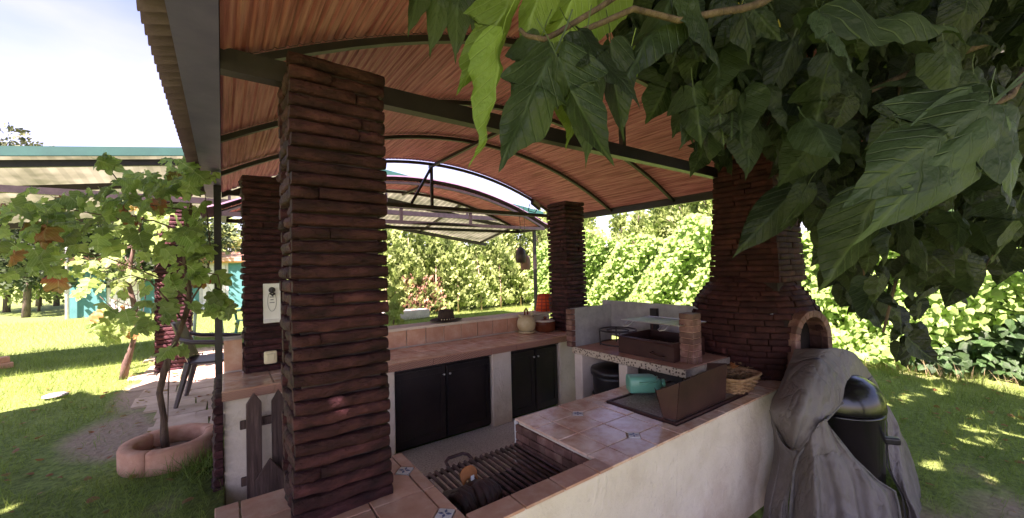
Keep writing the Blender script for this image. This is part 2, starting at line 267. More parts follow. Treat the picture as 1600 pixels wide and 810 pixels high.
# ---------------------------------------------------------------- mesh helpers
class MB:
    def __init__(s): s.v = []; s.f = []; s.uv = []
    def add(s, vs, fs):
        k = len(s.v); s.v += [tuple(q) for q in vs]; s.f += [tuple(i+k for i in f) for f in fs]; return s
    def box(s, c, d, rz=0, jit=0, bev=0, mtx=None):
        x, y, z = (q/2 for q in d); b = min(bev, x*.45, y*.45, z*.45)
        if b <= 0:
            vs = [Vector((i*x, j*y, k*z)) for i in (-1, 1) for j in (-1, 1) for k in (-1, 1)]
            fs = [(0, 1, 3, 2), (4, 6, 7, 5), (0, 4, 5, 1), (2, 3, 7, 6), (0, 2, 6, 4), (1, 5, 7, 3)]
        else:                                            # top and bottom edges chamfered: 4 rings
            vs = []
            for zz, i in ((-z, b), (-z+b, 0), (z-b, 0), (z, b)):
                vs += [Vector((-x+i, -y+i, zz)), Vector((x-i, -y+i, zz)), Vector((x-i, y-i, zz)), Vector((-x+i, y-i, zz))]
            fs = [(3, 2, 1, 0), (12, 13, 14, 15)]
            for r in range(3):
                for q in range(4): a = r*4+q; bb = r*4+(q+1) % 4; fs.append((a, bb, bb+4, a+4))
        R = Matrix.Rotation(rz, 3, 'Z') if mtx is None else mtx
        return s.add([Vector(c)+R @ (v+Vector([random.uniform(-jit, jit) for _ in range(3)])) for v in vs], fs)
    def prism(s, poly, z0, z1, axis='z', close=True):    # poly of 2D points extruded; axis z: (x,y); y: (x,z); x: (y,z)
        n = len(poly)
        mk = {'z': lambda a, b, h: (a, b, h), 'y': lambda a, b, h: (a, h, b), 'x': lambda a, b, h: (h, a, b)}[axis]
        vs = [mk(a, b, z0) for a, b in poly]+[mk(a, b, z1) for a, b in poly]
        fs = [tuple(range(n))[::-1], tuple(range(n, 2*n))]+[(i, (i+1) % n, n+(i+1) % n, n+i) for i in range(n)]
        return s.add(vs, fs)
    def tube(s, pts, r, n=8, r2=None, cap=True, square=False):
        pts = [Vector(p) for p in pts]; m = len(pts); rs = r if isinstance(r, (list, tuple)) else [r+((r2 if r2 is not None else r)-r)*i/(m-1) for i in range(m)]
        vs = []; prev = None
        for i, p in enumerate(pts):
            t = (pts[min(i+1, m-1)]-pts[max(i-1, 0)]).normalized()
            if prev is None: a = t.cross(Vector((0, 0, 1))); a = a if a.length > .1 else t.cross(Vector((1, 0, 0))); a.normalize()
            else: a = (prev-t*prev.dot(t)).normalized()
            prev = a; bb = t.cross(a)
            for k in range(n):
                th = 2*PI*(k+(.5 if n == 4 else 0))/n; vs.append(p+(a*math.cos(th)+bb*math.sin(th))*rs[i]*(1.414 if n == 4 else 1))
        fs = [(i*n+k, i*n+(k+1) % n, (i+1)*n+(k+1) % n, (i+1)*n+k) for i in range(m-1) for k in range(n)]
        if cap: fs += [tuple(range(n))[::-1], tuple(range((m-1)*n, m*n))]
        return s.add(vs, fs)
    def lathe(s, prof, c=(0, 0, 0), n=24, sx=1, sy=1, wob=0):
        vs = []; fs = []; m = len(prof)
        for i, (r, z) in enumerate(prof):
            for k in range(n):
                th = 2*PI*k/n; q = 1+wob*math.sin(3*th+i)
                vs.append((c[0]+r*sx*q*math.cos(th), c[1]+r*sy*q*math.sin(th), c[2]+z))
        for i in range(m-1):
            for k in range(n): fs.append((i*n+k, i*n+(k+1) % n, (i+1)*n+(k+1) % n, (i+1)*n+k))
        if prof[0][0] > .001: fs.append(tuple(range(n))[::-1])
        if prof[-1][0] > .001: fs.append(tuple(range((m-1)*n, m*n)))
        return s.add(vs, fs)
    def loft(s, rows, sub=0, amp=0, fr=6, seed=0, crease=0, fold=0, nf=3):
        rows = [[Vector(p) for p in r] for r in rows]
        for _ in range(sub):                              # Catmull-style midpoint refinement both ways
            def ref(pts):
                out = []
                for i in range(len(pts)-1):
                    a, b2 = pts[i], pts[i+1]; p0 = pts[max(i-1, 0)]; p3 = pts[min(i+2, len(pts)-1)]
                    out += [a, (a*9+b2*9-p0-p3)/16]
                return out+[pts[-1]]
            rows = [ref(r) for r in rows]; rows = [list(c) for c in zip(*[ref(list(c)) for c in zip(*rows)])]
        if amp:
            for r in rows:
                for i, p in enumerate(r):
                    q = noise.noise_vector(p*fr+Vector((seed, 0, 0))); q2 = noise.noise_vector(p*fr*2.7+Vector((0, seed, 0)))
                    r[i] = p+q*amp+q2*amp*.4
                    if crease:                            # sharp ridges running roughly downhill
                        w = Vector((p.x*7, p.y*7, p.z*2.6))+q*1.1; a = (1-abs(noise.noise(w+Vector((seed, 3, 0))))*2.4); b_ = 1-abs(noise.noise(w*2.3+Vector((7, seed, 0))))*2.2
                        r[i] = r[i]-Vector((.62, .5, 0))*(max(a, -.4)*crease+max(b_, -.3)*crease*.35)
        n = len(rows[0]); m = len(rows)
        if fold:                                          # hanging folds that deepen downwards
            for i, r in enumerate(rows):
                for j, p in enumerate(r):
                    ph = j/(n-1)*nf*2*PI+seed+.9*math.sin(i/(m-1)*3+seed); w = math.sin(ph)+.35*math.sin(2.3*ph+1); w = abs(w)**.7*math.copysign(1, w)
                    r[j] = p-Vector((.62, .5, 0))*(fold*(.25+.75*i/(m-1))*w)
        vs = [p for r in rows for p in r]; fs = [(i*n+j, i*n+j+1, (i+1)*n+j+1, (i+1)*n+j) for i in range(m-1) for j in range(n-1)]
        return s.add(vs, fs)
    def mesh(s, name, smooth=False):
        me = bpy.data.meshes.new(name); me.from_pydata(s.v, [], s.f); me.update()
        if smooth: me.polygons.foreach_set('use_smooth', [True]*len(me.polygons))
        return me
    def build(s, name, m, parent=None, smooth=False, **kw):
        a = np.array(s.v); o0 = Vector(((a[:, 0].min()+a[:, 0].max())/2, (a[:, 1].min()+a[:, 1].max())/2, a[:, 2].min()))
        s.v = [(x-o0.x, y-o0.y, z-o0.z) for x, y, z in s.v]
        return link(s.mesh(name, smooth), name, m, parent, o0, **kw)
def link(me, name, m, parent=None, loc=(0, 0, 0), rot=None, scale=None, **kw):
    if m is not None and not me.materials: me.materials.append(m)
    o = bpy.data.objects.new(name, me); COL.objects.link(o)
    o.location = Vector(loc)
    if rot is not None: o.rotation_euler = rot
    if scale is not None: o.scale = scale
    if parent is not None:
        o.parent = parent; o.matrix_parent_inverse = parent.matrix_basis.inverted()
    for k, v in kw.items(): o[k] = v
    return o
def tag(o, label, cat, group=None, kind=None):
    if label: o['label'] = label
    if cat: o['category'] = cat
    if group: o['group'] = group
    if kind: o['kind'] = kind
    return o
def thing(name, loc, label, cat, group=None):
    o = bpy.data.objects.new(name, None); COL.objects.link(o); o.location = loc; o.empty_display_size = .1
    return tag(o, label, cat, group)
def bevel(o, w=.004, seg=2):
    md = o.modifiers.new('bevel', 'BEVEL'); md.width = w; md.segments = seg; md.limit_method = 'ANGLE'; return o
def solid(o, t=.003, off=0):
    md = o.modifiers.new('thick', 'SOLIDIFY'); md.thickness = t; md.offset = off; return o
def mass(name, tv, tf, Rm, loc, m, parent=None, tuv=None, **kw):
    """many copies of one small template joined: Rm (n,3,3), loc (n,3)"""
    tv = np.array(tv, float); n = len(loc); k = len(tv)
    V = np.einsum('nij,kj->nki', Rm, tv)+loc[:, None, :]
    me = bpy.data.meshes.new(name); me.vertices.add(n*k); me.vertices.foreach_set('co', V.reshape(-1).astype(np.float32))
    ls = [len(f) for f in tf]; flat = np.concatenate([np.array(f) for f in tf]); nl = len(flat)
    idx = (flat[None, :]+(np.arange(n)*k)[:, None]).reshape(-1)
    me.loops.add(n*nl); me.loops.foreach_set('vertex_index', idx.astype(np.int32))
    tot = np.tile(ls, n); st = np.concatenate([[0], np.cumsum(tot)[:-1]])
    me.polygons.add(n*len(tf)); me.polygons.foreach_set('loop_start', st.astype(np.int32))
    me.polygons.foreach_set('loop_total', tot.astype(np.int32))
    if tuv is not None:
        u = me.uv_layers.new(name='uv'); t = np.array(tuv, float)[flat]; u.data.foreach_set('uv', np.tile(t, (n, 1)).reshape(-1).astype(np.float32))
    me.update(calc_edges=True)
    return link(me, name, m, parent, **kw)
def rots(n, tilt=PI, up=None, rng=RNG, size=(1, 1)):
    """random rotation matrices times size"""
    a = rng.uniform(0, 2*PI, n); t = rng.uniform(-tilt, tilt, n); c = rng.uniform(0, 2*PI, n)
    ca, sa, ct, st, cc, sc = np.cos(a), np.sin(a), np.cos(t), np.sin(t), np.cos(c), np.sin(c); z = np.zeros(n); o = np.ones(n)
    Rz = np.array([[ca, -sa, z], [sa, ca, z], [z, z, o]]).transpose(2, 0, 1)
    Rx = np.array([[o, z, z], [z, ct, -st], [z, st, ct]]).transpose(2, 0, 1)
    Rc = np.array([[cc, -sc, z], [sc, cc, z], [z, z, o]]).transpose(2, 0, 1)
    s = rng.uniform(size[0], size[1], n)
    return (Rz @ Rx @ Rc)*s[:, None, None]
def mats_from(ydir, nrm, size):
    y = ydir/np.linalg.norm(ydir, axis=1, keepdims=True); z = nrm-(nrm*y).sum(1, keepdims=True)*y; z /= np.linalg.norm(z, axis=1, keepdims=True)+1e-9
    x = np.cross(y, z); return np.stack([x, y, z], axis=2)*size[:, None, None]
def rn(n, s=1.): return RNG.normal(0, s, (n, 3))

# ================================================================ SETTING
def sm(t): t = min(1, max(0, t)); return t*t*(3-2*t)
def gz(x, y):
    if 0 <= x <= 3.42 and 1.3 <= y <= 3.95: return -.08
    h = .18-.28*sm((x+.0)/3.0) if y < 6 else .18-.10*sm(x/3.0)
    return h+.012*noise.noise(Vector((x*1.7, y*1.7, 0)))
def bare(x, y):
    v = 0
    for cx, cy, rx, ry, a in ((-.78, 5.0, .34, .8, .85), (-.85, 6.6, .2, 1.0, .8), (-.30, 3.3, .3, .4, .4), (-.8, 4.5, .35, .35, .42), (4.0, .25, .6, .3, .7), (4.9, .5, .6, .3, .3), (8.2, .6, .5, 1.2, .4), (3.2, .6, .7, .4, .8)):
        d = ((x-cx)/rx)**2+((y-cy)/ry)**2; v = max(v, a*math.exp(-d*.8))
    return v
def ground():
    xs = sorted(set([-60, -40, -28, -20, -15, -12, -10]+[round(-9+.25*i, 2) for i in range(76)]+[-.001, 3.421, 10.5, 12, 15, 20, 30, 45, 70]))
    ys = sorted(set([-30, -15, -8, -5]+[round(-4+.25*i, 2) for i in range(70)]+[1.301, 3.949, 14, 15, 16, 18, 20, 23, 27, 33, 42, 60, 90]))
    vs = [(x, y, gz(x, y)) for x in xs for y in ys]; n = len(ys)
    fs = [(i*n+j, (i+1)*n+j, (i+1)*n+j+1, i*n+j+1) for i in range(len(xs)-1) for j in range(n-1)]
    me = bpy.data.meshes.new('lawn'); me.from_pydata(vs, [], fs); me.polygons.foreach_set('use_smooth', [True]*len(fs))
    at = me.attributes.new('bare', 'FLOAT', 'POINT'); at.data.foreach_set('value', [bare(v[0], v[1]) for v in vs])
    o = link(me, 'lawn', m_ground); o['kind'] = 'structure'
ground()

# ---------------------------------------------------------------- bricks
def brick_template(seed, rough=1.0, flat=False):
    rnd = random.Random(seed); mb = MB()
    prof = [(0, .07), (.5, .05), (.84, .07), (.97, .22), (1.0, .54), (.95, .80), (.80, .93), (0, .93)]; K = 6; vs = []
    if flat: prof = [(0, .03), (.5, .02), (.9, .03), (1.0, .12), (1.0, .5), (1.0, .86), (.9, .97), (0, .97)]
    for i in range(K+1):
        t = i/K-.5; e = .9 if i in (0, K) else 1
        wz = .085*rough*noise.noise(Vector((t*3, seed*3.1, 0))); wx = .16*rough*noise.noise(Vector((t*4, seed*1.7, 5)))
        for (x, z) in prof:
            vs.append(((x+(wx if x > .3 else 0)+rnd.uniform(-.05, .05)*rough*(x > .3))*(e if x > .3 else 1), t*(1 if i not in (0, K) else .985), z+wz+rnd.uniform(-.03, .03)*rough))
    n = len(prof); fs = [(i*n+k, i*n+(k+1) % n, (i+1)*n+(k+1) % n, (i+1)*n+k) for i in range(K) for k in range(n)]
    fs = [f[::-1] for f in fs]+[tuple(range(n)), tuple(range(K*n, K*n+n))[::-1]]
    mb.add(vs, fs); me = mb.mesh('brick'); me.polygons.foreach_set('use_smooth', [i < K*n for i in range(len(fs))]); return me
BT = [brick_template(i, 1.25) for i in range(12)]
for me in BT: me.materials.append(m_brick)
BT2 = [brick_template(40+i, .55, True) for i in range(8)]
for me in BT2: me.materials.append(m_brick2)
def brick(parent, T, loc, az, L, h, d, pitch=0):
    o = link(random.choice(T), 'brick', None, parent, loc, rot=(random.uniform(-.012, .012), pitch, az), scale=(d*random.uniform(.86, 1.12), L, h)); return o
def pillar(x0, x1, y0, y1, z0, z1, ph, label, T=BT, dd=.05, courses=False):
    root = thing('stone_pillar', ((x0+x1)/2, (y0+y1)/2, z0), label, 'pillar', 'stacked stone pillars holding up the roof')
    i = dd*.55
    MB().box(((x0+x1)/2, (y0+y1)/2, (z0+z1)/2), (x1-x0-2*i, y1-y0-2*i, z1-z0)).build('mortar_core', m_mortar, root)
    n = round((z1-z0)/ph); ph = (z1-z0)/n
    for r in range(n):
        z = z0+r*ph; h = ph*random.uniform(.93, 1.0)
        for az, cx, cy, L, full in ((0, x1, (y0+y1)/2, y1-y0, r % 2 == 0), (PI, x0, (y0+y1)/2, y1-y0, r % 2 == 0), (PI/2, (x0+x1)/2, y1, x1-x0, r % 2), (-PI/2, (x0+x1)/2, y0, x1-x0, r % 2)):
            full = (abs(math.sin(az)) > .5) if courses else bool(full); LL = L if full else L-2*dd*.8
            nx, ny = math.cos(az), math.sin(az); tx, ty = -ny, nx
            k = 2 if random.random() < .30 else 1
            cuts = [-.5, .5] if k == 1 else [-.5, random.choice((-1, 1))*random.uniform(.08, .32), .5]
            for a, b in zip(cuts, cuts[1:]):
                m = (a+b)/2*LL; off = random.uniform(-.010, .011)-dd
                brick(root, T, (cx+tx*m+nx*off, cy+ty*m+ny*off, z), az, (b-a)*LL*random.uniform(.97, 1.045), h, dd)
    return root
Y1 = 1.66
pillar(.205, .565, Y1, 2.0, .66, 2.43, .050, 'thick dark stacked stone pillar in the foreground, standing on the terracotta tiles at the left of the grill pit', dd=.06, courses=True)
pillar(.13, .45, 3.72, 4.04, .82, 2.37, .052, 'stone pillar behind the foreground one, with the white bottle opener board and ivory switch')
pillar(3.245, 3.57, 3.40, 3.73, .82, 2.36, .05, 'slender stone pillar at the far end of the counter beside the grey cooking stall')
pillar(-.80, -.38, 7.7, 8.1, .12, 3.0, .06, 'shaded stone pillar on the paving behind the grape vine and the brown chair')

# ---------------------------------------------------------------- grill counter (U shaped masonry round the pit)
HC = .66
gc = thing('grill_counter', (1.75, 1.3, -.1), 'long cream stucco grill counter topped with shiny terracotta tiles, in the foreground', 'counter')
G = HC-.012
def stucco(b, name='stucco_wall', par=gc, m=m_stucco): return bevel(b.build(name, m, par), .012, 3)
# body blocks butted end to end; outer face at y=1.27
b = MB().prism([(-.02, 1.27), (3.50, 1.27), (3.50, 2.0), (1.465, 2.0), (1.465, 1.375), (.73, 1.375), (.73, 2.0), (-.02, 2.0)], -.25, G); stucco(b)
MB().box((1.0975, 1.69, .2), (.735, .62, .36)).build('pit_floor', m_soot, gc)
INS = [(1.81, 1.83), (1.815, 1.41), (.68, 1.83), (.68, 1.415), (.26, 1.83), (.26, 1.415)]
def tile_poly(x0, x1, y0, y1, z, par, name='tile', m=m_tile, c=.045, t=.012, g=.0035):
    """one floor tile; corners that meet an insert are cut off"""
    pts = []
    for (x, y, sx, sy) in ((x0, y0, 1, 1), (x1, y0, -1, 1), (x1, y1, -1, -1), (x0, y1, 1, -1)):
        cut = any(abs(x-a) < .03 and abs(y-b_) < .03 for a, b_ in INS); X, Y = x+sx*g, y+sy*g
        if cut:
            q = [(X+sx*c, Y), (X, Y+sy*c)]
            if (sx, sy) in ((1, 1), (-1, -1)): q = q[::-1]
            pts += q
        else: pts.append((X, Y))
    z += random.uniform(-.0012, .0012)
    o = MB().prism(pts, z-t, z).build(name, m, par); bevel(o, .0025, 2); return o
def grid(xs, ys, z, par, skip=lambda x, y: False, m=m_tile, name='tile'):
    for a, b_ in zip(xs, xs[1:]):
        for c, d in zip(ys, ys[1:]):
            if not skip((a+b_)/2, (c+d)/2): tile_poly(a, b_, c, d, z, par, m=m, name=name)
ZT = HC+.004
# right arm: hot plate opening 2.12..3.0 x 1.35..1.86
inplate = lambda x, y: 2.11 < x < 3.02 and 1.34 < y < 1.87
grid([1.449, 1.60, 1.81, 2.02, 2.10], [1.255, 1.41, 1.62, 1.83, 2.02], ZT, gc)
grid([2.10, 2.31, 2.52, 2.73, 2.94, 3.03], [1.255, 1.335], ZT, gc); grid([2.10, 2.31, 2.52, 2.73, 2.94, 3.03], [1.875, 2.02], ZT, gc)
grid([3.03, 3.24, 3.5], [1.255, 1.41, 1.62, 1.83, 2.02], ZT, gc)
# near strip and left arm
grid([.74, .95, 1.16, 1.37, 1.468], [1.255, 1.37], ZT, gc, m=m_tile_m)
grid([-.035, .05, .26, .47, .68, .738], [1.255, 1.415, 1.62, 1.83, 2.02], ZT, gc, m=m_tile_m)
for (x, y) in INS[:]:
    o = MB().prism([(x+.043, y), (x, y+.043), (x-.043, y), (x, y-.043)], HC-.008, HC+.005).build('flower_insert', m_white, gc)
    for k in range(4):
        a = PI/4+k*PI/2; u = Vector((math.cos(a), math.sin(a), 0)); w = Vector((-u.y, u.x, 0)); c = Vector((x, y, HC+.0062))
        mb = MB().prism([tuple((c+u*.004)[:2]), tuple((c+u*.014+w*.006)[:2]), tuple((c+u*.027)[:2]), tuple((c+u*.014-w*.006)[:2])], HC+.0045, HC+.0066)
        mb.build('petal', MATS.get('blue') or mat('blue', srgb(52, 70, 110), srgb(70, 90, 130), rough=.3, bump=0, vary=0), o)
# brick lining on the right wall and the back edge of the pit
for r in range(7):
    z = .31+r*.047; y = 1.385
    off = (r % 2)*.07
    yy = 1.378
    while yy < 2.0:
        L = .14 if yy > 1.38 else .14-off
        L = min(L, 2.005-yy)
        if L > .02: MB().box((1.457, yy+L/2, z+.022), (.02, L-.005, .042), bev=.003, jit=.0008).build('fire_brick', m_firebrick, gc)
        yy += L
MB().box((.735, 1.69, .48), (.012, .62, .33)).build('pit_lining', m_firebrick, gc)
MB().box((1.46, 2.012, .48), (.02, .012, .35)).build('corner_trim', m_white, gc)
# hot plate set in the counter
hp = thing('hot_plate', (2.56, 1.6, HC), 'grey speckled stone cooking plate set in a dark metal frame in the shiny tiled counter', 'hot plate')
MB().box((2.565, 1.605, HC-.003), (.84, .47, .018)).build('stone_slab', m_granite, hp)
for c, d in (((2.565, 1.357, HC+.002), (.90, .022, .02)), ((2.565, 1.853, HC+.002), (.90, .022, .02)), ((2.126, 1.605, HC+.002), (.022, .472, .02)), ((3.004, 1.605, HC+.002), (.022, .472, .02))):
    bevel(MB().box(c, d).build('frame_bar', m_rust, hp), .003)
ZP = HC+.012
# wind shield: folded dark sheet, left wing leaning out
ws = thing('wind_shield', (2.45, 1.4, ZP), 'folded dark rusty steel wind shield standing on the stone cooking plate', 'wind shield')
def sheet(pts, nm):
    o = MB().add(pts, [tuple(range(len(pts)))]).build(nm, m_rust, ws); return solid(o, .004)
sheet([(2.165, 1.372, ZP), (2.74, 1.372, ZP), (2.74, 1.352, .915), (2.60, 1.35, .915), (2.43, 1.348, .911), (2.165, 1.345, .897)], 'front_panel')
sheet([(2.163, 1.374, ZP), (2.163, 1.347, .897), (2.13, 1.42, .855), (2.11, 1.465, .835), (2.12, 1.485, .845), (2.135, 1.44, ZP)], 'left_wing')
sheet([(2.742, 1.374, ZP), (2.745, 1.354, .915), (2.80, 1.52, .88), (2.78, 1.54, ZP)], 'right_wing')

# ---------------------------------------------------------------- grate in the pit
gr = thing('grill_grate', (1.1, 1.7, .5), 'rusty iron grill grate sunk in the tiled counter pit', 'grill grate')
GZ = .515
for k in range(20):
    x = .772+k*.0352
    o = MB().tube([(x, 1.39, GZ+random.uniform(-.003, .003)), (x+random.uniform(-.003, .003), 1.7, GZ+random.uniform(-.004, .004)), (x, 2.0, GZ+.002)], .0095, 6).build('bar', m_iron, gr, smooth=True)
for y in (1.40, 1.995): MB().box((1.105, y, GZ-.012), (.70, .022, .012)).build('cross_bar', m_iron, gr)
MB().tube([(.99, 2.0, GZ), (.995, 2.045, GZ+.012), (1.02, 2.06, GZ+.02), (1.11, 2.06, GZ+.02), (1.135, 2.045, GZ+.012), (1.14, 2.0, GZ)], .009, 8).build('handle', m_iron, gr, smooth=True)
# pair of gloves on the near left bars
def glove(base, az, label, cuff, s=1.0):
    base = Vector(base); g_ = thing('leather_glove', base, label, 'glove', 'gloves lying on the grill')
    def P(x, y, z): return (base.x+s*(x*math.cos(az)-y*math.sin(az)), base.y+s*(x*math.sin(az)+y*math.cos(az)), base.z+s*z)
    for a, L, dz in ((-.042, .9, 0), (-.014, 1.05, .006), (.015, 1.0, .004), (.042, .85, -.004)):
        MB().tube([P(a*.7, .03, .075+dz), P(a*.95, -.012, .098+dz), P(a*1.2, -.055*L, .085+dz), P(a*1.35, -.085*L, .045), P(a*1.35, -.088*L, .012)], [.019, .020, .019, .0175, .012], 10).build('finger', m_glove, g_, smooth=True)
    MB().tube([P(.045, .04, .06), P(.085, .015, .062), P(.098, -.03, .04), P(.092, -.06, .012)], [.021, .021, .018, .012], 10).build('thumb', m_glove, g_, smooth=True)
    MB().lathe([(0, 0)], n=3) if False else None
    rows = [[P(.058*w*math.cos(t), y+.0*t, z+.030*h*math.sin(t)) for t in [2*PI*i/16 for i in range(17)]] for (w, h, y, z) in ((.75, .7, -.01, .078), (1.0, 1.0, .025, .07), (.98, 1.05, .06, .06), (.82, .95, .095, .055))]
    MB().loft(rows, sub=1, amp=.004, fr=14).build('palm', m_glove, g_, smooth=True)
    if cuff:
        rows = [[P(.050*w*math.cos(t), y+.012*math.sin(t), z+.036*w*math.sin(t)) for t in [-.12*PI+1.24*PI*i/16 for i in range(17)]] for (w, y, z) in ((.95, .09, .058), (1.0, .10, .08), (1.08, .11, .10), (1.16, .115, .115))]
        o = MB().loft(rows, sub=1, amp=.004, fr=14).build('cuff', m_glove2, g_, smooth=True); solid(o, .004)
        MB().box(P(0, .078, .10), (.022*s, .004, .035*s), rz=az).build('label_tag', m_white, g_)
glove((.842, 1.60, GZ+.01), .55, 'dark brown leather glove slumped over the near left grill bars', False, .85)
glove((.955, 1.60, GZ+.012), .15, 'leather glove with an orange cuff standing beside the darker glove on the grill bars', True, .82)

# ---------------------------------------------------------------- kitchen floor
fl = bpy.data.objects.new('kitchen_floor', None); COL.objects.link(fl); fl['kind'] = 'structure'; fl.location = (1.7, 2.8, 0)
MB().box((1.72, 2.72, -.03), (3.44, 1.44, .04)).build('floor_bed', m_grout, fl)
xs = [round(.02+.30*i, 3) for i in range(12)]; ys = [2.02, 2.28, 2.58, 2.88, 3.18, 3.46]
for a, b_ in zip(xs, xs[1:]):
    for c, d in zip(ys, ys[1:]):
        MB().box(((a+b_)/2, (c+d)/2, -.005), (b_-a-.004, d-c-.004, .012)).build('floor_tile', m_terr, fl)

# ---------------------------------------------------------------- back counter with cupboards
bc = thing('back_counter', (1.7, 3.6, 0), 'long terracotta tiled counter with zigzag edge over black cupboards, under the hat', 'counter')
stucco(MB().prism([(0, 3.32), (1.165, 3.32), (1.165, 3.86), (0, 3.86)], -.1, .755), par=bc)
MB().box((2.3, 3.80, .37), (2.27, .12, .76)).build('back_panel', m_soot, bc)
stucco(MB().box((2.30, 3.56, .3775), (.235, .34, .755)), 'stucco_pier', bc)
stucco(MB().box((3.27, 3.56, .3775), (.36, .34, .755)), 'stucco_pier', bc)
stucco(MB().box((1.175, 3.56, .3775), (.02, .34, .755)), 'stucco_pier', bc)
MB().box((1.79, 3.575, .786), (3.58, .60, .055)).build('counter_bed', m_grout, bc)
# tiles on top, 0.3 wide
ex = [-.01+.30*i for i in range(13)]
grid(ex, [3.275, 3.575, 3.86], .823, bc, m=m_tile)
for a, b_ in zip(ex, ex[1:]):
    MB().box(((a+b_)/2, 3.268, .787), (b_-a-.003, .014, .058)).build('trim_tile', m_zig, bc)
MB().tube([(-.01, 3.264, .8205), (3.59, 3.264, .8205)], .006, 6).build('edge_bead', m_tile_m, bc)
# low wall behind the counter
stucco(MB().box((1.93, 4.0, .43), (2.95, .19, 1.10)), 'low_wall', bc)
MB().box((.065, 4.0, .45), (.12, .19, 1.25)).build('low_wall', m_stucco, bc)
wx = [.46+.206*i for i in range(14)]
for a, b_ in zip(wx, wx[1:]):
    bevel(MB().box(((a+b_)/2, 3.895, .921), (b_-a-.009, .014, .186)).build('wall_tile', m_tile_m, bc), .003)
bevel(MB().box((.065, 3.89, .95), (.12, .016, .24)).build('wall_tile', m_tile_m, bc), .003)
bevel(MB().box((1.93, 3.995, 1.003), (2.96, .24, .03)).build('wall_coping', m_stucco, bc), .006)
# cupboard doors
def cupboard(x0, x1, y=3.43, z1=.735):
    MB().box(((x0+x1)/2, y+.02, z1/2+.012), (x1-x0, .02, z1-.02)).build('cupboard_frame', m_black, bc)
    MB().box(((x0+x1)/2, y-.012, z1-.012), (x1-x0, .03, .02)).build('cupboard_rail', m_black, bc)
    w = (x1-x0)/2
    for s, a in ((1, x0), (-1, x0+w)):
        d = MB().box((a+w/2, y, z1/2), (w-.008, .022, z1-.07)).build('door', m_black, bc); bevel(d, .004)
        for c, q in (((a+w/2, y-.014, z1-.075), (w-.03, .01, .05)), ((a+w/2, y-.014, .075), (w-.03, .01, .06)), ((a+.035, y-.014, z1/2), (.045, .01, z1-.20)), ((a+w-.035, y-.014, z1/2), (.045, .01, z1-.20))):
            bevel(MB().box(c, q).build('door_moulding', m_black, d), .003)
        kx = a+w-.03 if s == 1 else a+.03
        kb = MB(); kb.lathe([(.003, 0), (.004, .012), (.011, .018), (.011, .024), (.003, .028)], n=10)
        kb.v = [(kx+vx, y-.019-vz, z1-.115+vy) for vx, vy, vz in kb.v]; kb.build('knob', m_alu, d, smooth=True)
cupboard(1.19, 2.175); cupboard(2.42, 3.08)
# stacked stones on the end of the left wall, seen edge on
for r in range(14):
    z = -.02+r*.058
    yy = 3.27
    while yy < 4.0:
        L = random.uniform(.16, .3); L = min(L, 4.08-yy)
        brick(bc, BT, (-.005, yy+L/2, z), PI, L*.97, .056, .055); yy += L

# ---------------------------------------------------------------- cooking stall on the right (masonry barbecue)
st = thing('cooking_stall', (3.1, 2.3, 0), 'masonry barbecue stall with grey back boards and pebble mosaic edge, between slender pillar and oven', 'barbecue')
stucco(MB().box((3.08, 2.72, .38), (.74, .10, .76)), 'stucco_pier', st)
stucco(MB().box((3.08, 2.20, .38), (.74, .09, .76)), 'stucco_pier', st)
MB().box((3.5, 2.2, .38), (.06, 1.2, .76)).build('rear_wall', m_stucco, st)
MB().box((3.1, 2.20, .792), (.78, 1.14, .05)).build('shelf', m_grout, st)
MB().box((2.703, 2.20, .795), (.016, 1.15, .058)).build('mosaic_edge', m_mosaic, st)
grid([2.715, 3.0, 3.3, 3.5], [1.64, 1.93, 2.22, 2.50, 2.76], .823, st, m=m_tile_m)
MB().box((2.99, 2.795, 1.0), (.56, .028, .37)).build('side_board', m_concrete, st)
for r in range(7): bevel(MB().box((2.705, 2.80, .845+r*.052), (.05, .075, .047), jit=.001).build('edge_brick', m_firebrick, st), .004)
MB().box((3.53, 2.24, 1.0), (.03, 1.75, .39)).build('back_board', m_concrete, st)
MB().box((3.49, 2.42, 1.0), (.045, .07, .30)).build('strut', m_steel, st)
for r in range(8): bevel(MB().box((2.96, 1.735, .845+r*.048), (.12, .115, .044), jit=.0006).build('pier_brick', m_firebrick, st), .004)
MB().box((2.96, 1.735, 1.02), (.105, .10, .36)).build('pier_core', m_tile_m, st)
bevel(MB().box((2.86, 1.95, .62), (.02, .40, .22)).build('drawer_front', m_black, st), .003)
# steel things on the stall
fb = thing('fire_box', (2.95, 2.05, .83), 'dark rusty steel charcoal box on the barbecue stall under the silver grill rack', 'charcoal box')
b = MB(); x0, x1, y0, y1 = 2.83, 3.28, 1.80, 2.33
for c, d in (((x0, (y0+y1)/2, .9), (.006, y1-y0, .15)), ((x1, (y0+y1)/2, .9), (.006, y1-y0, .15)), (((x0+x1)/2, y0, .9), (x1-x0, .006, .15)), (((x0+x1)/2, y1, .9), (x1-x0, .006, .15)), (((x0+x1)/2, (y0+y1)/2, .832), (x1-x0, y1-y0, .006))): b.box(c, d)
b.build('box_shell', m_rust, fb)
MB().tube([(x0-.02, y0-.0, .955), (x0-.02, y1, .97)], .008, 6).build('front_rail', m_rust, fb)
MB().tube([(x0-.005, 1.88, .86), (x0-.05, 1.88, .865), (x0-.05, 1.98, .88), (x0-.005, 1.98, .885)], .005, 6).build('handle', m_rust, fb, smooth=True)
for yv in (1.83, 2.3): MB().tube([(x1, yv, .9), (x1, yv, 1.1)], .007, 6).build('upright', m_rust, fb)
rk = thing('grill_rack', (3.0, 2.05, 1.09), 'shiny silver wire grill rack with bent handles above the charcoal box', 'grill rack')
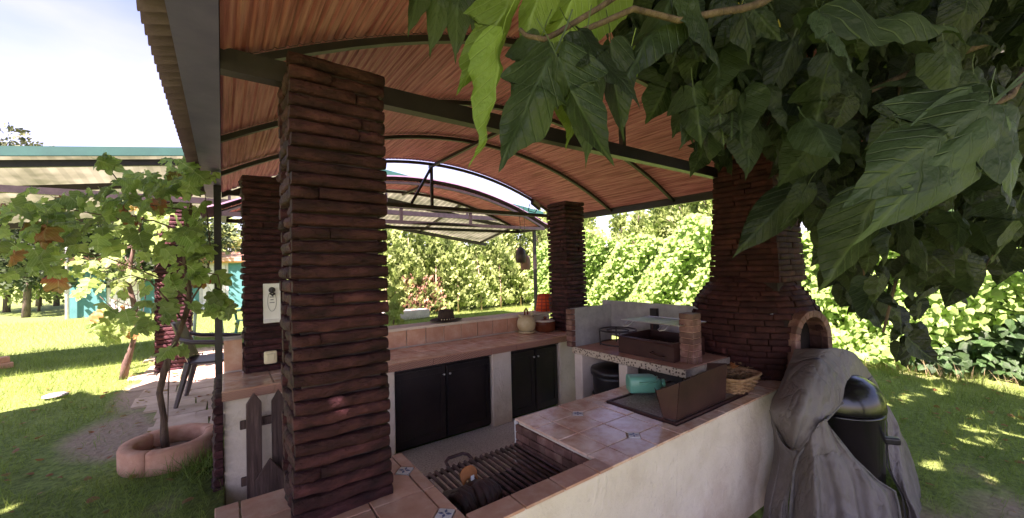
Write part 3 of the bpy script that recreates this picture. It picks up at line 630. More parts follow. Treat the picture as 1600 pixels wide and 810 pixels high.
for k in range(24): MB().tube([(2.82+.0*k, 1.75+k*.023, 1.115), (3.22, 1.75+k*.023, 1.108)], .0022, 4).build('wire', m_alu, rk)
MB().tube([(2.82, 1.745, 1.115), (2.82, 2.285, 1.115), (3.22, 2.285, 1.108), (3.22, 1.745, 1.108), (2.82, 1.745, 1.115)], .0045, 6).build('rim', m_alu, rk)
for yv in (1.86, 2.2): MB().tube([(2.84, yv-.03, 1.11), (2.76, yv-.025, 1.08), (2.745, yv, 1.075), (2.76, yv+.025, 1.08), (2.84, yv+.03, 1.11)], .004, 6).build('handle', m_alu, rk, smooth=True)
pr_ = thing('paella_ring', (3.05, 2.53, .83), 'round black paella stand beside the grey side board of the stall', 'pan stand')
cx, cy = 3.05, 2.52
for q, z in ((.17, .975), (.10, .97), (.165, .85)): MB().tube([(cx+q*math.cos(t*PI/12), cy+q*math.sin(t*PI/12), z) for t in range(25)], .007, 6, cap=False).build('ring', m_steel, pr_, smooth=True)
for k in range(4): a = PI/4+k*PI/2; MB().tube([(cx+.17*math.cos(a), cy+.17*math.sin(a), .975), (cx+.165*math.cos(a), cy+.165*math.sin(a), .83)], .006, 6).build('leg', m_steel, pr_)
# bin under the stall
bn = thing('rubbish_bin', (2.93, 2.46, 0), 'black plastic bin with flat lid standing under the barbecue stall', 'bin')
MB().lathe([(.165, 0), (.17, .02), (.20, .56), (.205, .60), (.198, .60)], (2.93, 2.47, 0), 28).build('bin_body', m_bin, bn, smooth=True)
MB().lathe([(.218, .595), (.22, .625), (.21, .65), (.12, .668), (.0, .672)], (2.93, 2.47, 0), 28).build('lid', m_bin, bn, smooth=True)
for k in range(3): MB().lathe([(.200-.006*k, .40-.14*k), (.208-.006*k, .41-.14*k), (.200-.006*k, .42-.14*k)], (2.93, 2.47, 0), 28).build('rib', m_bin, bn, smooth=True)

# ---------------------------------------------------------------- domed oven with chimney
CX, CY = 3.88, 1.68
ov = thing('domed_oven', (CX, CY, .66), 'big round stacked stone oven with tapering square chimney and arched mouth', 'oven')
stucco(MB().box((3.95, 1.72, .2), (.88, 1.0, .91)), 'oven_base', ov)
PROF = [(.66, .50), (.75, .52), (.85, .535), (.95, .54), (1.05, .53), (1.15, .505), (1.25, .455), (1.33, .40), (1.40, .345), (1.45, .31)]
def rad(z):
    for (a, r1), (b_, r2) in zip(PROF, PROF[1:]):
        if z <= b_: return r1+(r2-r1)*(z-a)/(b_-a)
    return PROF[-1][1]
MA = math.radians(254)    # mouth direction
cb = MB().lathe([(rad(z)-.022, z) for z in [.66+.04*i for i in range(20)]]+[(0, 1.44)], (CX, CY, 0), 60)
def in_mouth(f):
    c = sum((Vector(cb.v[i]) for i in f), Vector())/len(f); a = math.atan2(c.y-CY, c.x-CX)
    return abs((a-MA+PI) % (2*PI)-PI) < .28 and .66 < c.z < 1.13
cb.f = [f for f in cb.f if len(f) > 4 or not in_mouth(f)]
cb.build('dome_core', m_mortar, ov, smooth=True)
rest = MB()
def oven_brick(loc, az, L, h, d, pitch, seen):
    if seen: brick(ov, BT2, loc, az, L, h, d, pitch)
    else: rest.box(Vector(loc)+Vector((math.cos(az), math.sin(az), 0))*d*.5+Vector((0, 0, h/2)), (d, L, h*.9), rz=az, jit=.002, bev=.005)
z = .66
while z < 1.43:
    r = rad(z+.02); sl_ = math.atan2(rad(z)-rad(z+.045), .045); n = max(10, int(2*PI*r/.135)); o0 = random.random()*6
    ph = .046*max(.5, math.cos(sl_)) if z > 1.2 else .046
    for k in range(n):
        az = o0+2*PI*k/n+random.uniform(-.02, .02); L = 2*PI*r/n*.985
        dm = abs((az-MA+PI) % (2*PI)-PI)*r
        if dm < .20 and z < 1.18-.02 and (z < 1.02 or dm < .17): continue
        dv = abs((az-math.radians(203)+PI) % (2*PI)-PI)
        oven_brick((CX+math.cos(az)*(r-.04), CY+math.sin(az)*(r-.04), z), az, L, .0475, .045, -min(sl_, 1.0), dv < math.radians(88))
    z += ph
# chimney
CW0, CW1 = .285, .225   # half widths bottom, top (face toward the kitchen is x-)
chc = (3.88, 1.62)
MB().add([(chc[0]+sx*(w-.03), chc[1]+sy*(w-.03), z) for z, w in ((1.35, CW0), (2.95, CW1)) for sx, sy in ((-1, -1), (1, -1), (1, 1), (-1, 1))], [(0, 1, 5, 4), (1, 2, 6, 5), (2, 3, 7, 6), (3, 0, 4, 7), (4, 5, 6, 7)]).build('chimney_core', m_mortar, ov)
z = 1.42; r = 0
while z < 2.9:
    w = CW0+(CW1-CW0)*(z-1.42)/1.3
    for az in (0, PI/2, PI, -PI/2):
        nx, ny = math.cos(az), math.sin(az); LL = 2*w if (r % 2 == 0) == (abs(nx) > .5) else 2*w-.08
        cuts = [-.5, random.uniform(-.2, .2), .5]
        for a, b_ in zip(cuts, cuts[1:]):
            m = (a+b_)/2*LL
            oven_brick((chc[0]-ny*m+nx*(w-.05), chc[1]+nx*m+ny*(w-.05), z), az, (b_-a)*LL*.985, .0475, .052, 0, az in (PI, -PI/2) and z < 2.75)
    z += .047; r += 1
rest.build('rear_brick_courses', m_brick2, ov, kind='stuff')
# mouth: arched collar of voussoirs and dark interior
mc = Vector((CX+math.cos(MA)*.50, CY+math.sin(MA)*.50, 0)); mu = Vector((-math.sin(MA), math.cos(MA), 0)); mn = Vector((math.cos(MA), math.sin(MA), 0))
def mp3(u, z, d): p = mc+mu*u+mn*d; return (p.x, p.y, z)
arc = [(.155*math.cos(t), .98+.17*math.sin(t)) for t in [PI*i/12 for i in range(13)]]
inner = [(.155, .66)]+arc+[(-.155, .66)]
cl = [(.155, .66), (.155, .77), (.155, .88)]+arc+[(-.155, .88), (-.155, .77), (-.155, .66)]
for (u0, z0), (u1, z1) in zip(cl, cl[1:]):
    def out(u, z, w): 
        if z <= .98: return (u+math.copysign(w, u), z)
        t = math.atan2((z-.98)/.17, u/.155); return (u+w*math.cos(t), z+w*math.sin(t))
    q = []
    for d in (-.16, .04):
        q += [mp3(u0, z0, d), mp3(u1, z1, d), mp3(*out(u1, z1, .055), d), mp3(*out(u0, z0, .055), d)]
    o = MB().add(q, [(0, 1, 2, 3), (7, 6, 5, 4), (0, 4, 5, 1), (2, 6, 7, 3), (1, 5, 6, 2), (3, 7, 4, 0)]).build('arch_brick', m_firebrick, ov); bevel(o, .006)
MB().add([mp3(u, z, -.10) for u, z in inner], [tuple(range(len(inner)))]).build('oven_mouth', m_soot, ov)
MB().box((mc+mn*.02+Vector((0, 0, .70))), (.03, .28, .06), rz=MA).build('sill_brick', m_firebrick, ov)

# ================================================================ BARREL ROOF
def AZ(x, x0=0., x1=4.7, z0=2.40, rise=.64): c = (x0+x1)/2; return z0+rise*(1-((x-c)/(c-x0))**2)
def barrel(root, x0, x1, z0, rise, ys, sheets_x, teeth=True):
    f = lambda x: AZ(x, x0, x1, z0, rise)
    for ya, yb in zip(ys, ys[1:]):
        for a, b_ in zip(sheets_x, sheets_x[1:]):
            n = round((b_-a)/.046)*4; rows = []
            for i in range(n+1):
                x = a+(b_-a)*i/n; w = (1, .0, .2, .0)[i % 4]; h = f(x)+.030+.009*w
                rows.append([(x, ya+.003, h), (x, yb-.003, h)])
            mb = MB(); m_ = len(rows)
            vs = [p for r in rows for p in r]; mb.add(vs, [(2*i, 2*i+2, 2*i+3, 2*i+1) for i in range(m_-1)]); mb.build('ceiling_panel', m_ceil, root)
    # outer sheets: waves across, ends showing as teeth along the eave
    p = .075; mb = MB(); nx = 26; ny = int((ys[-1]-ys[0]+.1)/p)*4
    xs = [x0-.20+(x1-x0+.40)*i/nx for i in range(nx+1)]
    for i, x in enumerate(xs):
        for j in range(ny+1):
            y = ys[0]-.05+j*p/4; zz = (f(min(max(x, x0), x1))+.075-(.30*(x0-x) if x < x0 else .30*(x-x1) if x > x1 else 0))+.021*math.sin(j*PI/2)
            mb.v.append((x, y, zz))
    mb.f = [(i*(ny+1)+j, (i+1)*(ny+1)+j, (i+1)*(ny+1)+j+1, i*(ny+1)+j+1) for i in range(nx) for j in range(ny)]
    solid(mb.build('corrugated_cover', m_sheet, root), .006)
rf = thing('barrel_roof', (2.35, 2.8, 2.4), 'big arched roof lined with red cane on black steel arches over the outdoor kitchen', 'roof')
barrel(rf, 0, 4.7, 2.40, .64, [.85, 1.90, 2.93, 3.95, 5.10], [0, 1.2, 2.35, 3.5, 4.7])
def arch(root, y, x0=0, x1=4.7, z0=2.40, rise=.64, w=.035, dz=0):
    n = 28; mb = MB()
    P = [(x0+(x1-x0)*i/n) for i in range(n+1)]
    for i, x in enumerate(P):
        z = AZ(x, x0, x1, z0, rise)+dz
        mb.v += [(x, y-w/2, z-w*.5), (x, y+w/2, z-w*.5), (x, y+w/2, z+w*.5), (x, y-w/2, z+w*.5)]
    for i in range(n):
        for k in range(4): a = i*4+k; b_ = i*4+(k+1) % 4; mb.f.append((a, b_, b_+4, a+4))
    mb.build('arch', m_steel, root)
for y in (.87, 1.90, 2.93, 3.95, 5.09): arch(rf, y)
MB().box((2.35, 1.85, 2.405), (4.70, .06, .085)).build('tie_beam', m_steel, rf)
MB().box((2.35, 5.09, 2.44), (4.70, .05, .05)).build('tie_beam', m_steel, rf)
MB().box((2.35, 3.0, 3.01), (.035, 4.3, .035)).build('ridge_purlin', m_steel, rf)
MB().box((4.73, 2.98, 2.385), (.055, 4.35, .08)).build('eave_beam', m_steel, rf)
for y in (1.85, 5.09):
    MB().box((2.35, y, 2.72), (.035, .035, .56)).build('king_post', m_steel, rf)
MB().tube([(2.35, 5.09, 3.0), (2.05, 5.09, 2.47)], .016, 4).build('brace', m_steel, rf)
MB().box((-.065, 2.98, 2.44), (.125, 4.35, .11)).build('fascia', m_fascia, rf)
MB().box((-.165, 2.98, 2.465), (.06, 4.35, .05)).build('gutter_board', m_wood, rf)
ps = thing('steel_post', (-.03, 4.42, .1), 'black square steel post at the left roof edge in front of the brown chair', 'post', 'steel posts under the roof edges')
MB().box((-.03, 4.42, 1.24), (.055, .055, 2.30)).build('shaft', m_steel, ps); MB().box((-.03, 4.42, .15), (.12, .12, .02)).build('foot_plate', m_steel, ps)
ps = thing('steel_post', (4.75, 5.83, 0), 'thin steel post beyond the low wall, left of the orange lampshade', 'post', 'steel posts under the roof edges')
MB().box((4.75, 5.83, 1.16), (.05, .05, 2.32)).build('shaft', m_steel, ps); MB().box((4.75, 5.83, .1), (.11, .11, .02)).build('foot_plate', m_steel, ps)

# second, lower barrel roof behind
r2 = thing('rear_barrel_roof', (2.4, 6.3, 2.3), 'lower arched roof with reddish lining seen beyond the far edge of the big roof', 'roof')
barrel(r2, 0, 4.78, 2.30, .56, [5.6, 6.35], [0, 1.6, 3.2, 4.78])
for y in (5.6, 6.33): arch(r2, y, 0, 4.78, 2.30, .56, .04)
MB().box((2.4, 5.6, 2.50), (4.0, .045, .045)).build('tie_beam', m_steel, r2)
MB().box((2.4, 5.6, 2.28), (4.8, .045, .05)).build('tie_beam', m_steel, r2)
MB().box((2.4, 6.33, 2.28), (4.8, .045, .05)).build('tie_beam', m_steel, r2)
for x in (2.1, 3.25): MB().box((x, 5.6, 2.39), (.04, .035, .20)).build('king_post', m_steel, r2)
for x in (.02, 4.76): MB().box((x, 5.97, 2.28), (.05, .70, .05)).build('eave_beam', m_steel, r2)
MB().box((2.4, 5.97, 2.82), (.035, .70, .035)).build('ridge_purlin', m_steel, r2)

# third: gabled pergola with green edge and yellowed clear sheets
pg = thing('gabled_pergola', (2, 9.5, 3), 'low gabled pergola with a green edge and yellowed clear roof sheets behind the grape vine', 'pergola')
PY0, PY1, PX, SL = 7.62, 10.4, 1.2, .18
def pz(x): return 3.66-.145*abs(x-PX)
for a, b_ in ((-6.2, PX), (PX, 6.5)):
    L = math.hypot(b_-a, pz(b_)-pz(a)); ang = -math.atan2(pz(b_)-pz(a), b_-a)
    MB().box(((a+b_)/2, PY0, (pz(a)+pz(b_))/2), (L, .04, .12), mtx=Matrix.Rotation(ang, 3, 'Y')).build('green_edge', m_tedge, pg)
    n = 8
    for k in range(n):
        xa, xb = a+(b_-a)*k/n, a+(b_-a)*(k+1)/n; q = MB(); m = 24
        for i in range(m+1):
            x = xa+(xb-xa)*i/m; z = pz(x)-.03+.008*math.sin(i*PI/2)
            q.v += [(x, PY0+.03, z), (x, PY1, z-SL*(PY1-PY0))]
        q.f = [(2*i, 2*i+2, 2*i+3, 2*i+1) for i in range(m)]; q.build('clear_sheet', m_poly, pg)
    for y in (PY0+.1, 8.6, PY1-.1): MB().box(((a+b_)/2, y, (pz(a)+pz(b_))/2-.12-SL*(y-PY0)), (L, .05, .09), mtx=Matrix.Rotation(ang, 3, 'Y')).build('rafter', m_steel, pg)
for x in (-6, -3.3, -.6, 2.1, 4.4, 6.3): MB().box((x, (PY0+PY1)/2, pz(x)-.09-SL*(PY1-PY0)/2), (.05, PY1-PY0-.1, .05), mtx=Matrix.Rotation(-math.atan(SL), 3, 'X')).build('purlin', m_steel, pg)
for y in (PY0+.1,): MB().box((.15, y, 2.72), (12.7, .06, .09)).build('tie_beam', m_steel, pg)
for x in (-6, 1.0):
    for y in (PY0+.1, PY1-.1): MB().box((x, y, 1.2), (.07, .07, 2.3)).build('leg', m_steel, pg)
for x in (-3.3, .1, 1.2, 2.6, 4.4): MB().box((x, PY0+.1, 3.0), (.04, .04, .5)).build('king_post', m_steel, pg)
# green sheet edge seen above the rear roof
# ================================================================ THINGS ON THE COUNTER
def lathe_thing(name, loc, prof, m, label, cat, part, n=28, sx=1, sy=1):
    t = thing(name, loc, label, cat); MB().lathe(prof, loc, n, sx, sy).build(part, m, t, smooth=True); return t
# hat on the low wall
hx, hy, hz = 1.98, 3.99, 1.02
h = thing('felt_hat', (hx, hy, hz), 'dark brown felt hat lying on the low wall behind the counter', 'hat')
mb = MB(); n = 36
for r, z in ((.085, .0), (.12, .004), (.15, .010), (.175, .014), (.172, .020), (.145, .016), (.115, .011), (.086, .01)):
    for k in range(n): a = 2*PI*k/n; mb.v.append((hx+r*1.04*math.cos(a), hy+r*.86*math.sin(a), hz+z+(.022*max(0, abs(math.sin(a))-.5)*(r/.17)**2 if r > .1 else 0)))
mb.f = [(i*n+k, i*n+(k+1) % n, (i+1)*n+(k+1) % n, (i+1)*n+k) for i in range(7) for k in range(n)]; mb.build('brim', m_felt, h, smooth=True)
mb = MB()
for i, (r, z) in enumerate(((.092, .008), (.090, .04), (.086, .08), (.080, .11), (.072, .126), (.05, .130), (.02, .118), (0.001, .112))):
    for k in range(n): a = 2*PI*k/n; mb.v.append((hx+r*1.04*math.cos(a), hy+r*.88*math.sin(a), hz+z-(.014*(abs(math.sin(a)) < .35) if 3 < i < 7 else 0)))
mb.f = [(i*n+k, i*n+(k+1) % n, (i+1)*n+(k+1) % n, (i+1)*n+k) for i in range(7) for k in range(n)]; mb.build('crown', m_felt, h, smooth=True)
MB().lathe([(.095, .014), (.096, .016), (.094, .040), (.093, .041)], (hx, hy, hz), 36, 1.04, .88).build('hat_band', m_soot, h, smooth=True)
for k in range(7):
    a = -PI/2-.9+k*.3; MB().box((hx+.1*math.cos(a), hy+.086*math.sin(a), hz+.028), (.012, .004, .014), rz=a+PI/2, bev=.002).build('stud', m_clay, h)
# water jug
jx, jy, jz = 2.88, 3.72, .824
j = thing('water_jug', (jx, jy, jz), 'round yellow clay jug with ring handle and two spouts on a saucer', 'jug')
MB().lathe([(.0, .0), (.085, .0), (.10, .008), (.105, .022), (.098, .024), (.088, .012), (0, .012)], (jx, jy, jz), 30).build('saucer', m_clay, j, smooth=True)
MB().lathe([(.062, .013), (.085, .03), (.103, .06), (.112, .095), (.108, .135), (.09, .17), (.065, .195), (.035, .208), (0, .212)], (jx, jy, jz), 30).build('jug_body', m_clay, j, smooth=True)
MB().tube([(jx-.02, jy, jz+.2), (jx-.025, jy, jz+.25), (jx-.0, jy, jz+.285), (jx+.022, jy, jz+.25), (jx+.02, jy, jz+.2)], .011, 10).build('handle', m_brown, j, smooth=True)
MB().tube([(jx-.07, jy, jz+.17), (jx-.092, jy, jz+.205), (jx-.10, jy, jz+.225)], [.018, .014, .017], 12).build('spout', m_clay, j, smooth=True)
MB().tube([(jx+.06, jy, jz+.175), (jx+.078, jy, jz+.21), (jx+.085, jy, jz+.232)], [.022, .019, .024], 12).build('spout', m_clay, j, smooth=True)
# casserole
qx, qy, qz = 3.12, 3.66, .824
c_ = thing('clay_casserole', (qx, qy, qz), 'brown glazed casserole with pale patterned lid beside the yellow jug', 'casserole')
MB().lathe([(.0, 0), (.11, 0), (.13, .015), (.135, .09), (.14, .10), (.132, .10)], (qx, qy, qz), 30, 1, .85).build('pot', m_brown, c_, smooth=True)
MB().lathe([(.138, .100), (.136, .112), (.10, .128), (.05, .136), (0, .138)], (qx, qy, qz), 30, 1, .85).build('lid', m_brown, c_, smooth=True)
MB().lathe([(.125, .1175), (.10, .1295), (.06, .1365), (.058, .1375), (.10, .131), (.125, .119)], (qx, qy, qz), 30, 1, .85).build('lid_glaze', m_white, c_, smooth=True)
MB().lathe([(.018, .135), (.016, .15), (.026, .162), (.016, .172), (0, .174)], (qx, qy, qz), 16).build('knob', m_brown, c_, smooth=True)
for s in (-1, 1): MB().tube([(qx+s*.13, qy-.03, qz+.085), (qx+s*.165, qy-.02, qz+.085), (qx+s*.165, qy+.02, qz+.085), (qx+s*.13, qy+.03, qz+.085)], .009, 8).build('handle', m_brown, c_, smooth=True)
# plaid lampshade on the wall
lx, ly, lz = 3.38, 3.97, 1.02
l_ = thing('plaid_lampshade', (lx, ly, lz), 'orange and red plaid lampshade standing on the low wall by the far pillar', 'lampshade')
solid(MB().add([(lx+r*math.cos(2*PI*k/28), ly+r*math.sin(2*PI*k/28), lz+z) for r, z in ((.118, 0), (.085, .215)) for k in range(28)], [(k, (k+1) % 28, 28+(k+1) % 28, 28+k) for k in range(28)]).build('shade', m_orange, l_, smooth=True), .003)
for k in range(12):
    a = 2*PI*k/12; MB().add([(lx+(r+.0015)*math.cos(a+d), ly+(r+.0015)*math.sin(a+d), lz+z) for r, z in ((.118, 0), (.085, .215)) for d in (-.06, .06)], [(0, 1, 3, 2)]).build('stripe', m_orange2, l_)
for i in range(5):
    z = .025+i*.042; r = .118-.033*z/.215+.0025; MB().lathe([(r, z), (r-.0015, z+.010)], (lx, ly, lz), 28).build('stripe', m_orange2, l_)
# bottle opener board and switch on pillar 2
bo = thing('bottle_opener_board', (.318, 3.71, 1.2), 'white wooden board with a cast bottle opener hanging on the second stone pillar', 'bottle opener')
bevel(MB().box((.318, 3.706, 1.357), (.118, .018, .31)).build('board', m_white, bo), .004)
for x in (.264, .372): MB().box((x, 3.694, 1.357), (.008, .008, .29)).build('side_moulding', m_white, bo)
bevel(MB().box((.318, 3.692, 1.216), (.12, .018, .028)).build('ledge', m_white, bo), .003)
MB().tube([(.318+.03*math.cos(t), 3.694, 1.37+.078*math.sin(t)) for t in [2*PI*i/24 for i in range(25)]], .002, 4, cap=False).build('oval_print', m_concrete, bo)
MB().lathe([(.026, 0), (.024, .006), (.0, .008)], (0, 0, 0), 16)
mb = MB().lathe([(.024, 0), (.022, .01), (0, .012)], n=16); mb.v = [(.318+x, 3.695-z, 1.46+y) for x, y, z in mb.v]; mb.build('opener_plate', m_steel, bo)
MB().tube([(.318, 3.69, 1.475), (.318, 3.665, 1.465), (.318, 3.66, 1.44), (.302, 3.66, 1.435), (.318, 3.655, 1.42), (.334, 3.66, 1.435)], .009, 8).build('opener_hook', m_steel, bo)
for i, w in enumerate((.03, .022, .034)): MB().box((.318, 3.6965, 1.405-i*.022), (w, .001, .008)).build('lettering', m_concrete, bo)
sw = thing('light_switch', (.303, 3.69, .87), 'ivory plastic light switch on the second stone pillar above the tiles', 'switch')
bevel(MB().box((.303, 3.695, .932), (.09, .035, .10)).build('switch_box', m_ivory, sw), .014, 3); bevel(MB().box((.303, 3.675, .932), (.055, .014, .06)).build('rocker', m_ivory, sw), .005)
# picket gate leaning on the stucco wall
pk = thing('picket_gate', (.22, 3.2, 0), 'weathered dark picket gate leaning on the white stucco wall left of the big pillar', 'gate')
def picket(x0, x1, z0, z1, y, nm='picket', tip=.07):
    o = MB().prism([(x0, z0), (x1, z0), (x1, z1-tip), ((x0+x1)/2, z1), (x0, z1-tip)], y-.012, y+.012, 'y').build(nm, m_wood, pk); bevel(o, .004)
picket(.118, .205, .06, .81, 3.165); picket(.262, .345, .06, .80, 3.18); picket(.165, .33, .04, .37, 3.13, tip=.12)
for z, x0 in ((.60, .085), (.23, .088)):
    bevel(MB().box(((x0+.42)/2, 3.205, z), (.42-x0, .03, .055)).build('rail', m_wood, pk), .006)
# teal canister lying on the hot plate
tcx = Vector((2.46, 1.81, ZP+.064)); td = Vector((.80, -.60, 0)).normalized(); tn = Vector((-td.y, td.x, 0))
tcn = thing('plastic_canister', tcx-Vector((0, 0, .058)), 'mint green plastic canister lying on its side on the cooking plate', 'canister')
mb = MB(); N_ = 24; secs = [(-.115, .046), (-.113, .055), (-.105, .060), (.05, .060), (.075, .055), (.10, .036), (.115, .030), (.118, .022), (.135, .022)]
for s_, r in secs:
    for k in range(N_):
        a = 2*PI*k/N_; e = 1/max(abs(math.cos(a)), abs(math.sin(a)))**.55; mb.v.append(tuple(tcx+td*s_+(tn*math.cos(a)*1.15+Vector((0, 0, 1))*math.sin(a))*r*e*1.02))
mb.f = [(i*N_+k, i*N_+(k+1) % N_, (i+1)*N_+(k+1) % N_, (i+1)*N_+k) for i in range(len(secs)-1) for k in range(N_)]+[tuple(range(N_))[::-1], tuple(range((len(secs)-1)*N_, len(secs)*N_))]
mb.build('canister_body', m_teal, tcn, smooth=True)
MB().tube([tcx+td*.09+tn*-.01+Vector((0, 0, .045)), tcx+td*.07-tn*.075+Vector((0, 0, .035)), tcx-td*.02-tn*.085+Vector((0, 0, .02)), tcx-td*.05-tn*.06+Vector((0, 0, .02))], .009, 8).build('handle', m_teal, tcn, smooth=True)
MB().lathe([(.026, 0), (.028, .004), (.028, .022), (.02, .024)], n=20)
q = MB().lathe([(.027, 0), (.028, .004), (.028, .024), (.0, .026)], n=20); q.v = [tuple(tcx+td*(.122+z)+tn*x+Vector((0, 0, 1))*y) for x, y, z in q.v]; q.build('cap', m_teal, tcn)
# wicker basket with dried stuff
bx, by, bz = 3.02, 1.44, HC+.006
wb = thing('wicker_basket', (bx, by, bz), 'pale wicker basket full of dry twigs and orange peel on the counter by the oven', 'basket')
def bpt(u, z, off=0): # superellipse
    c, s_ = math.cos(u), math.sin(u); k = (abs(c)**4+abs(s_)**4)**-.25; return (bx+(.125+.5*z+off)*c*k, by+(.085+.42*z+off)*s_*k, bz+z)
for i in range(8):
    z = .010+i*.0135
    MB().tube([bpt(2*PI*k/48, z, .007*math.cos(PI*(k/2+i))) for k in range(49)], .0078, 5, cap=False).build('weave', m_wicker, wb, smooth=True)
for k in range(24): u = 2*PI*(k+.5)/24; MB().tube([bpt(u, 0), bpt(u, .05), bpt(u, .112)], .004, 5).build('stake', m_wicker, wb)
MB().tube([bpt(2*PI*k/48, .115, .004*math.sin(k*1.7)) for k in range(49)], .009, 6, cap=False).build('rim', m_wicker, wb, smooth=True)
MB().prism([bpt(2*PI*k/24, .0)[:2] for k in range(24)], bz, bz+.008).build('base', m_wicker, wb)
tw = thing('dry_twigs', (bx-.02, by, bz+.05), 'tangle of dry twigs heaped in the wicker basket', 'twigs')
for k in range(34):
    p = Vector((bx+random.uniform(-.11, .11), by+random.uniform(-.07, .07), bz+random.uniform(.07, .17))); d = Vector((random.uniform(-1, 1), random.uniform(-1, 1), random.uniform(-.2, .7))).normalized()*random.uniform(.03, .07)
    MB().tube([p-d, p+Vector([random.uniform(-.012, .012) for _ in range(3)]), p+d], .0028, 5, r2=.0015).build('twig', m_twig, tw)
op = thing('orange_peel', (bx-.03, by, bz+.13), 'dried orange peel lying on top of the twigs in the basket', 'orange peel')
for k in range(4):
    p = Vector((bx-.05+k*.028, by+random.uniform(-.02, .03), bz+.165+random.uniform(0, .015)))
    MB().loft([[p+Vector((.02*i, .018*j, .008*(i*i+j*j)-.008)) for i in (-1, 0, 1)] for j in (-1, 0, 1)], sub=1, amp=.003).build('peel_piece', m_glove2, op, smooth=True)
# dry twig sprays in front of the oven
ds = thing('dry_brushwood', (2.98, 1.93, HC), 'loose upright dry brushwood leaning between the brick pier and the oven', 'twigs')
for k in range(46):
    p = Vector((2.93+random.uniform(-.06, .14), 1.80+random.uniform(-.10, .18), HC+.01)); d = Vector((random.uniform(-.05, .05), random.uniform(-.07, .07), random.uniform(.14, .30)))
    MB().tube([p, p+d*.5+Vector([random.uniform(-.015, .015) for _ in range(3)]), p+d], .0022, 4, r2=.001).build('twig', m_twig, ds)
# flood light under the roof edge
fd = thing('flood_light', (3.85, 5.0, 2.55), 'small black flood light fixed to the far roof arch above the low wall', 'lamp')
fc = Vector((4.12, 5.0, 2.60)); Rf = Matrix.Rotation(.5, 3, 'Y') @ Matrix.Rotation(-.5, 3, 'X')
MB().box(fc, (.19, .045, .13), mtx=Rf, bev=.01).build('lamp_body', m_steel, fd); MB().box(fc+Rf @ Vector((0, -.027, 0)), (.15, .01, .095), mtx=Rf).build('lamp_glass', m_lens, fd)
MB().tube([fc+Vector((-.1, .03, 0)), fc+Vector((-.08, .09, -.10)), fc+Vector((.06, .09, -.12)), fc+Vector((.1, .03, 0))], .008, 5).build('bracket', m_steel, fd)
# two hanging gourds
for (gx, gy, gz_, s_, m, lb) in ((4.02, 5.3, 1.66, 1.0, m_gourd, 'dark gourd ornament hanging on a wire, left one of the pair'), (4.16, 5.36, 1.54, 1.0, m_gourd2, 'pale tan gourd ornament hanging lower than the dark one beside it')):
    g_ = thing('hanging_gourd', (gx, gy, gz_), lb, 'gourd', 'gourds hanging on wires')
    MB().lathe([(.07*s_, 0), (.082*s_, .015), (.09*s_, .10), (.082*s_, .18), (.055*s_, .235), (.02*s_, .262), (0, .27)], (gx, gy, gz_), 20).build('gourd_shell', m, g_, smooth=True)
    MB().lathe([(.068, .002), (.05, .03), (0, .04)], (gx, gy, gz_), 20).build('gourd_opening', m_soot, g_, smooth=True)
    MB().tube([(gx, gy, gz_+.26), (gx+.01, gy, gz_+.5), (gx-.01, gy, 2.62)], .004, 5).build('wire', m_steel, g_)
    MB().lathe([(0, 0), (.012, .004), (.012, .02), (0, .026)], (gx+.005, gy, gz_+.42), 10).build('bead', m_soot, g_, smooth=True)

# ================================================================ SMOKER WITH COVER
SX, SY = 3.46, .945
GR = -.10
sk = thing('kettle_smoker', (SX, SY, GR), 'glossy black barrel smoker with domed lid, half hidden under the grey cover', 'smoker')
MB().lathe([(.19, GR+.05), (.22, GR+.08), (.228, .55), (.240, .56), (.240, .575), (.228, .58)], (SX, SY, 0), 44).build('barrel', m_enamel, sk, smooth=True)
MB().lathe([(.232, .582), (.243, .59), (.244, .605), (.239, .66), (.222, .71), (.19, .755), (.14, .79), (.07, .81), (0, .815)], (SX, SY, 0), 44).build('lid', m_enamel, sk, smooth=True)
hd = Vector((-.80, -.60, 0)).normalized()   # towards the camera
sd_ = Vector((.60, -.80, 0))
MB().tube([Vector((SX, SY, .81))-sd_*.05, Vector((SX, SY, .86))-sd_*.05, Vector((SX, SY, .86))+sd_*.05, Vector((SX, SY, .81))+sd_*.05], .011, 8).build('lid_handle', m_bin, sk, smooth=True)
p = Vector((SX, SY, .40))+(hd*.35+sd_*.93)*.21
bevel(MB().box(p+sd_*.05, (.09, .05, .045), rz=math.atan2(sd_.y, sd_.x)).build('side_handle', m_bin, sk), .012, 3)
MB().box(p+hd*.03-sd_*.045+Vector((0, 0, .012)), (.075, .006, .018), rz=math.atan2(sd_.y, sd_.x)).build('handle_tag', m_alu, sk)
for k in range(3):
    a = PI*2*k/3+.5; MB().tube([(SX+.2*math.cos(a), SY+.2*math.sin(a), GR+.1), (SX+.22*math.cos(a), SY+.22*math.sin(a), GR-.02)], .014, 8).build('leg', m_steel, sk)
cv = thing('smoker_cover', (SX-.1, SY+.1, GR), 'crumpled grey nylon cover slipped half off the black smoker', 'cover')
def P3(r): return [dp(*q) for q in r]
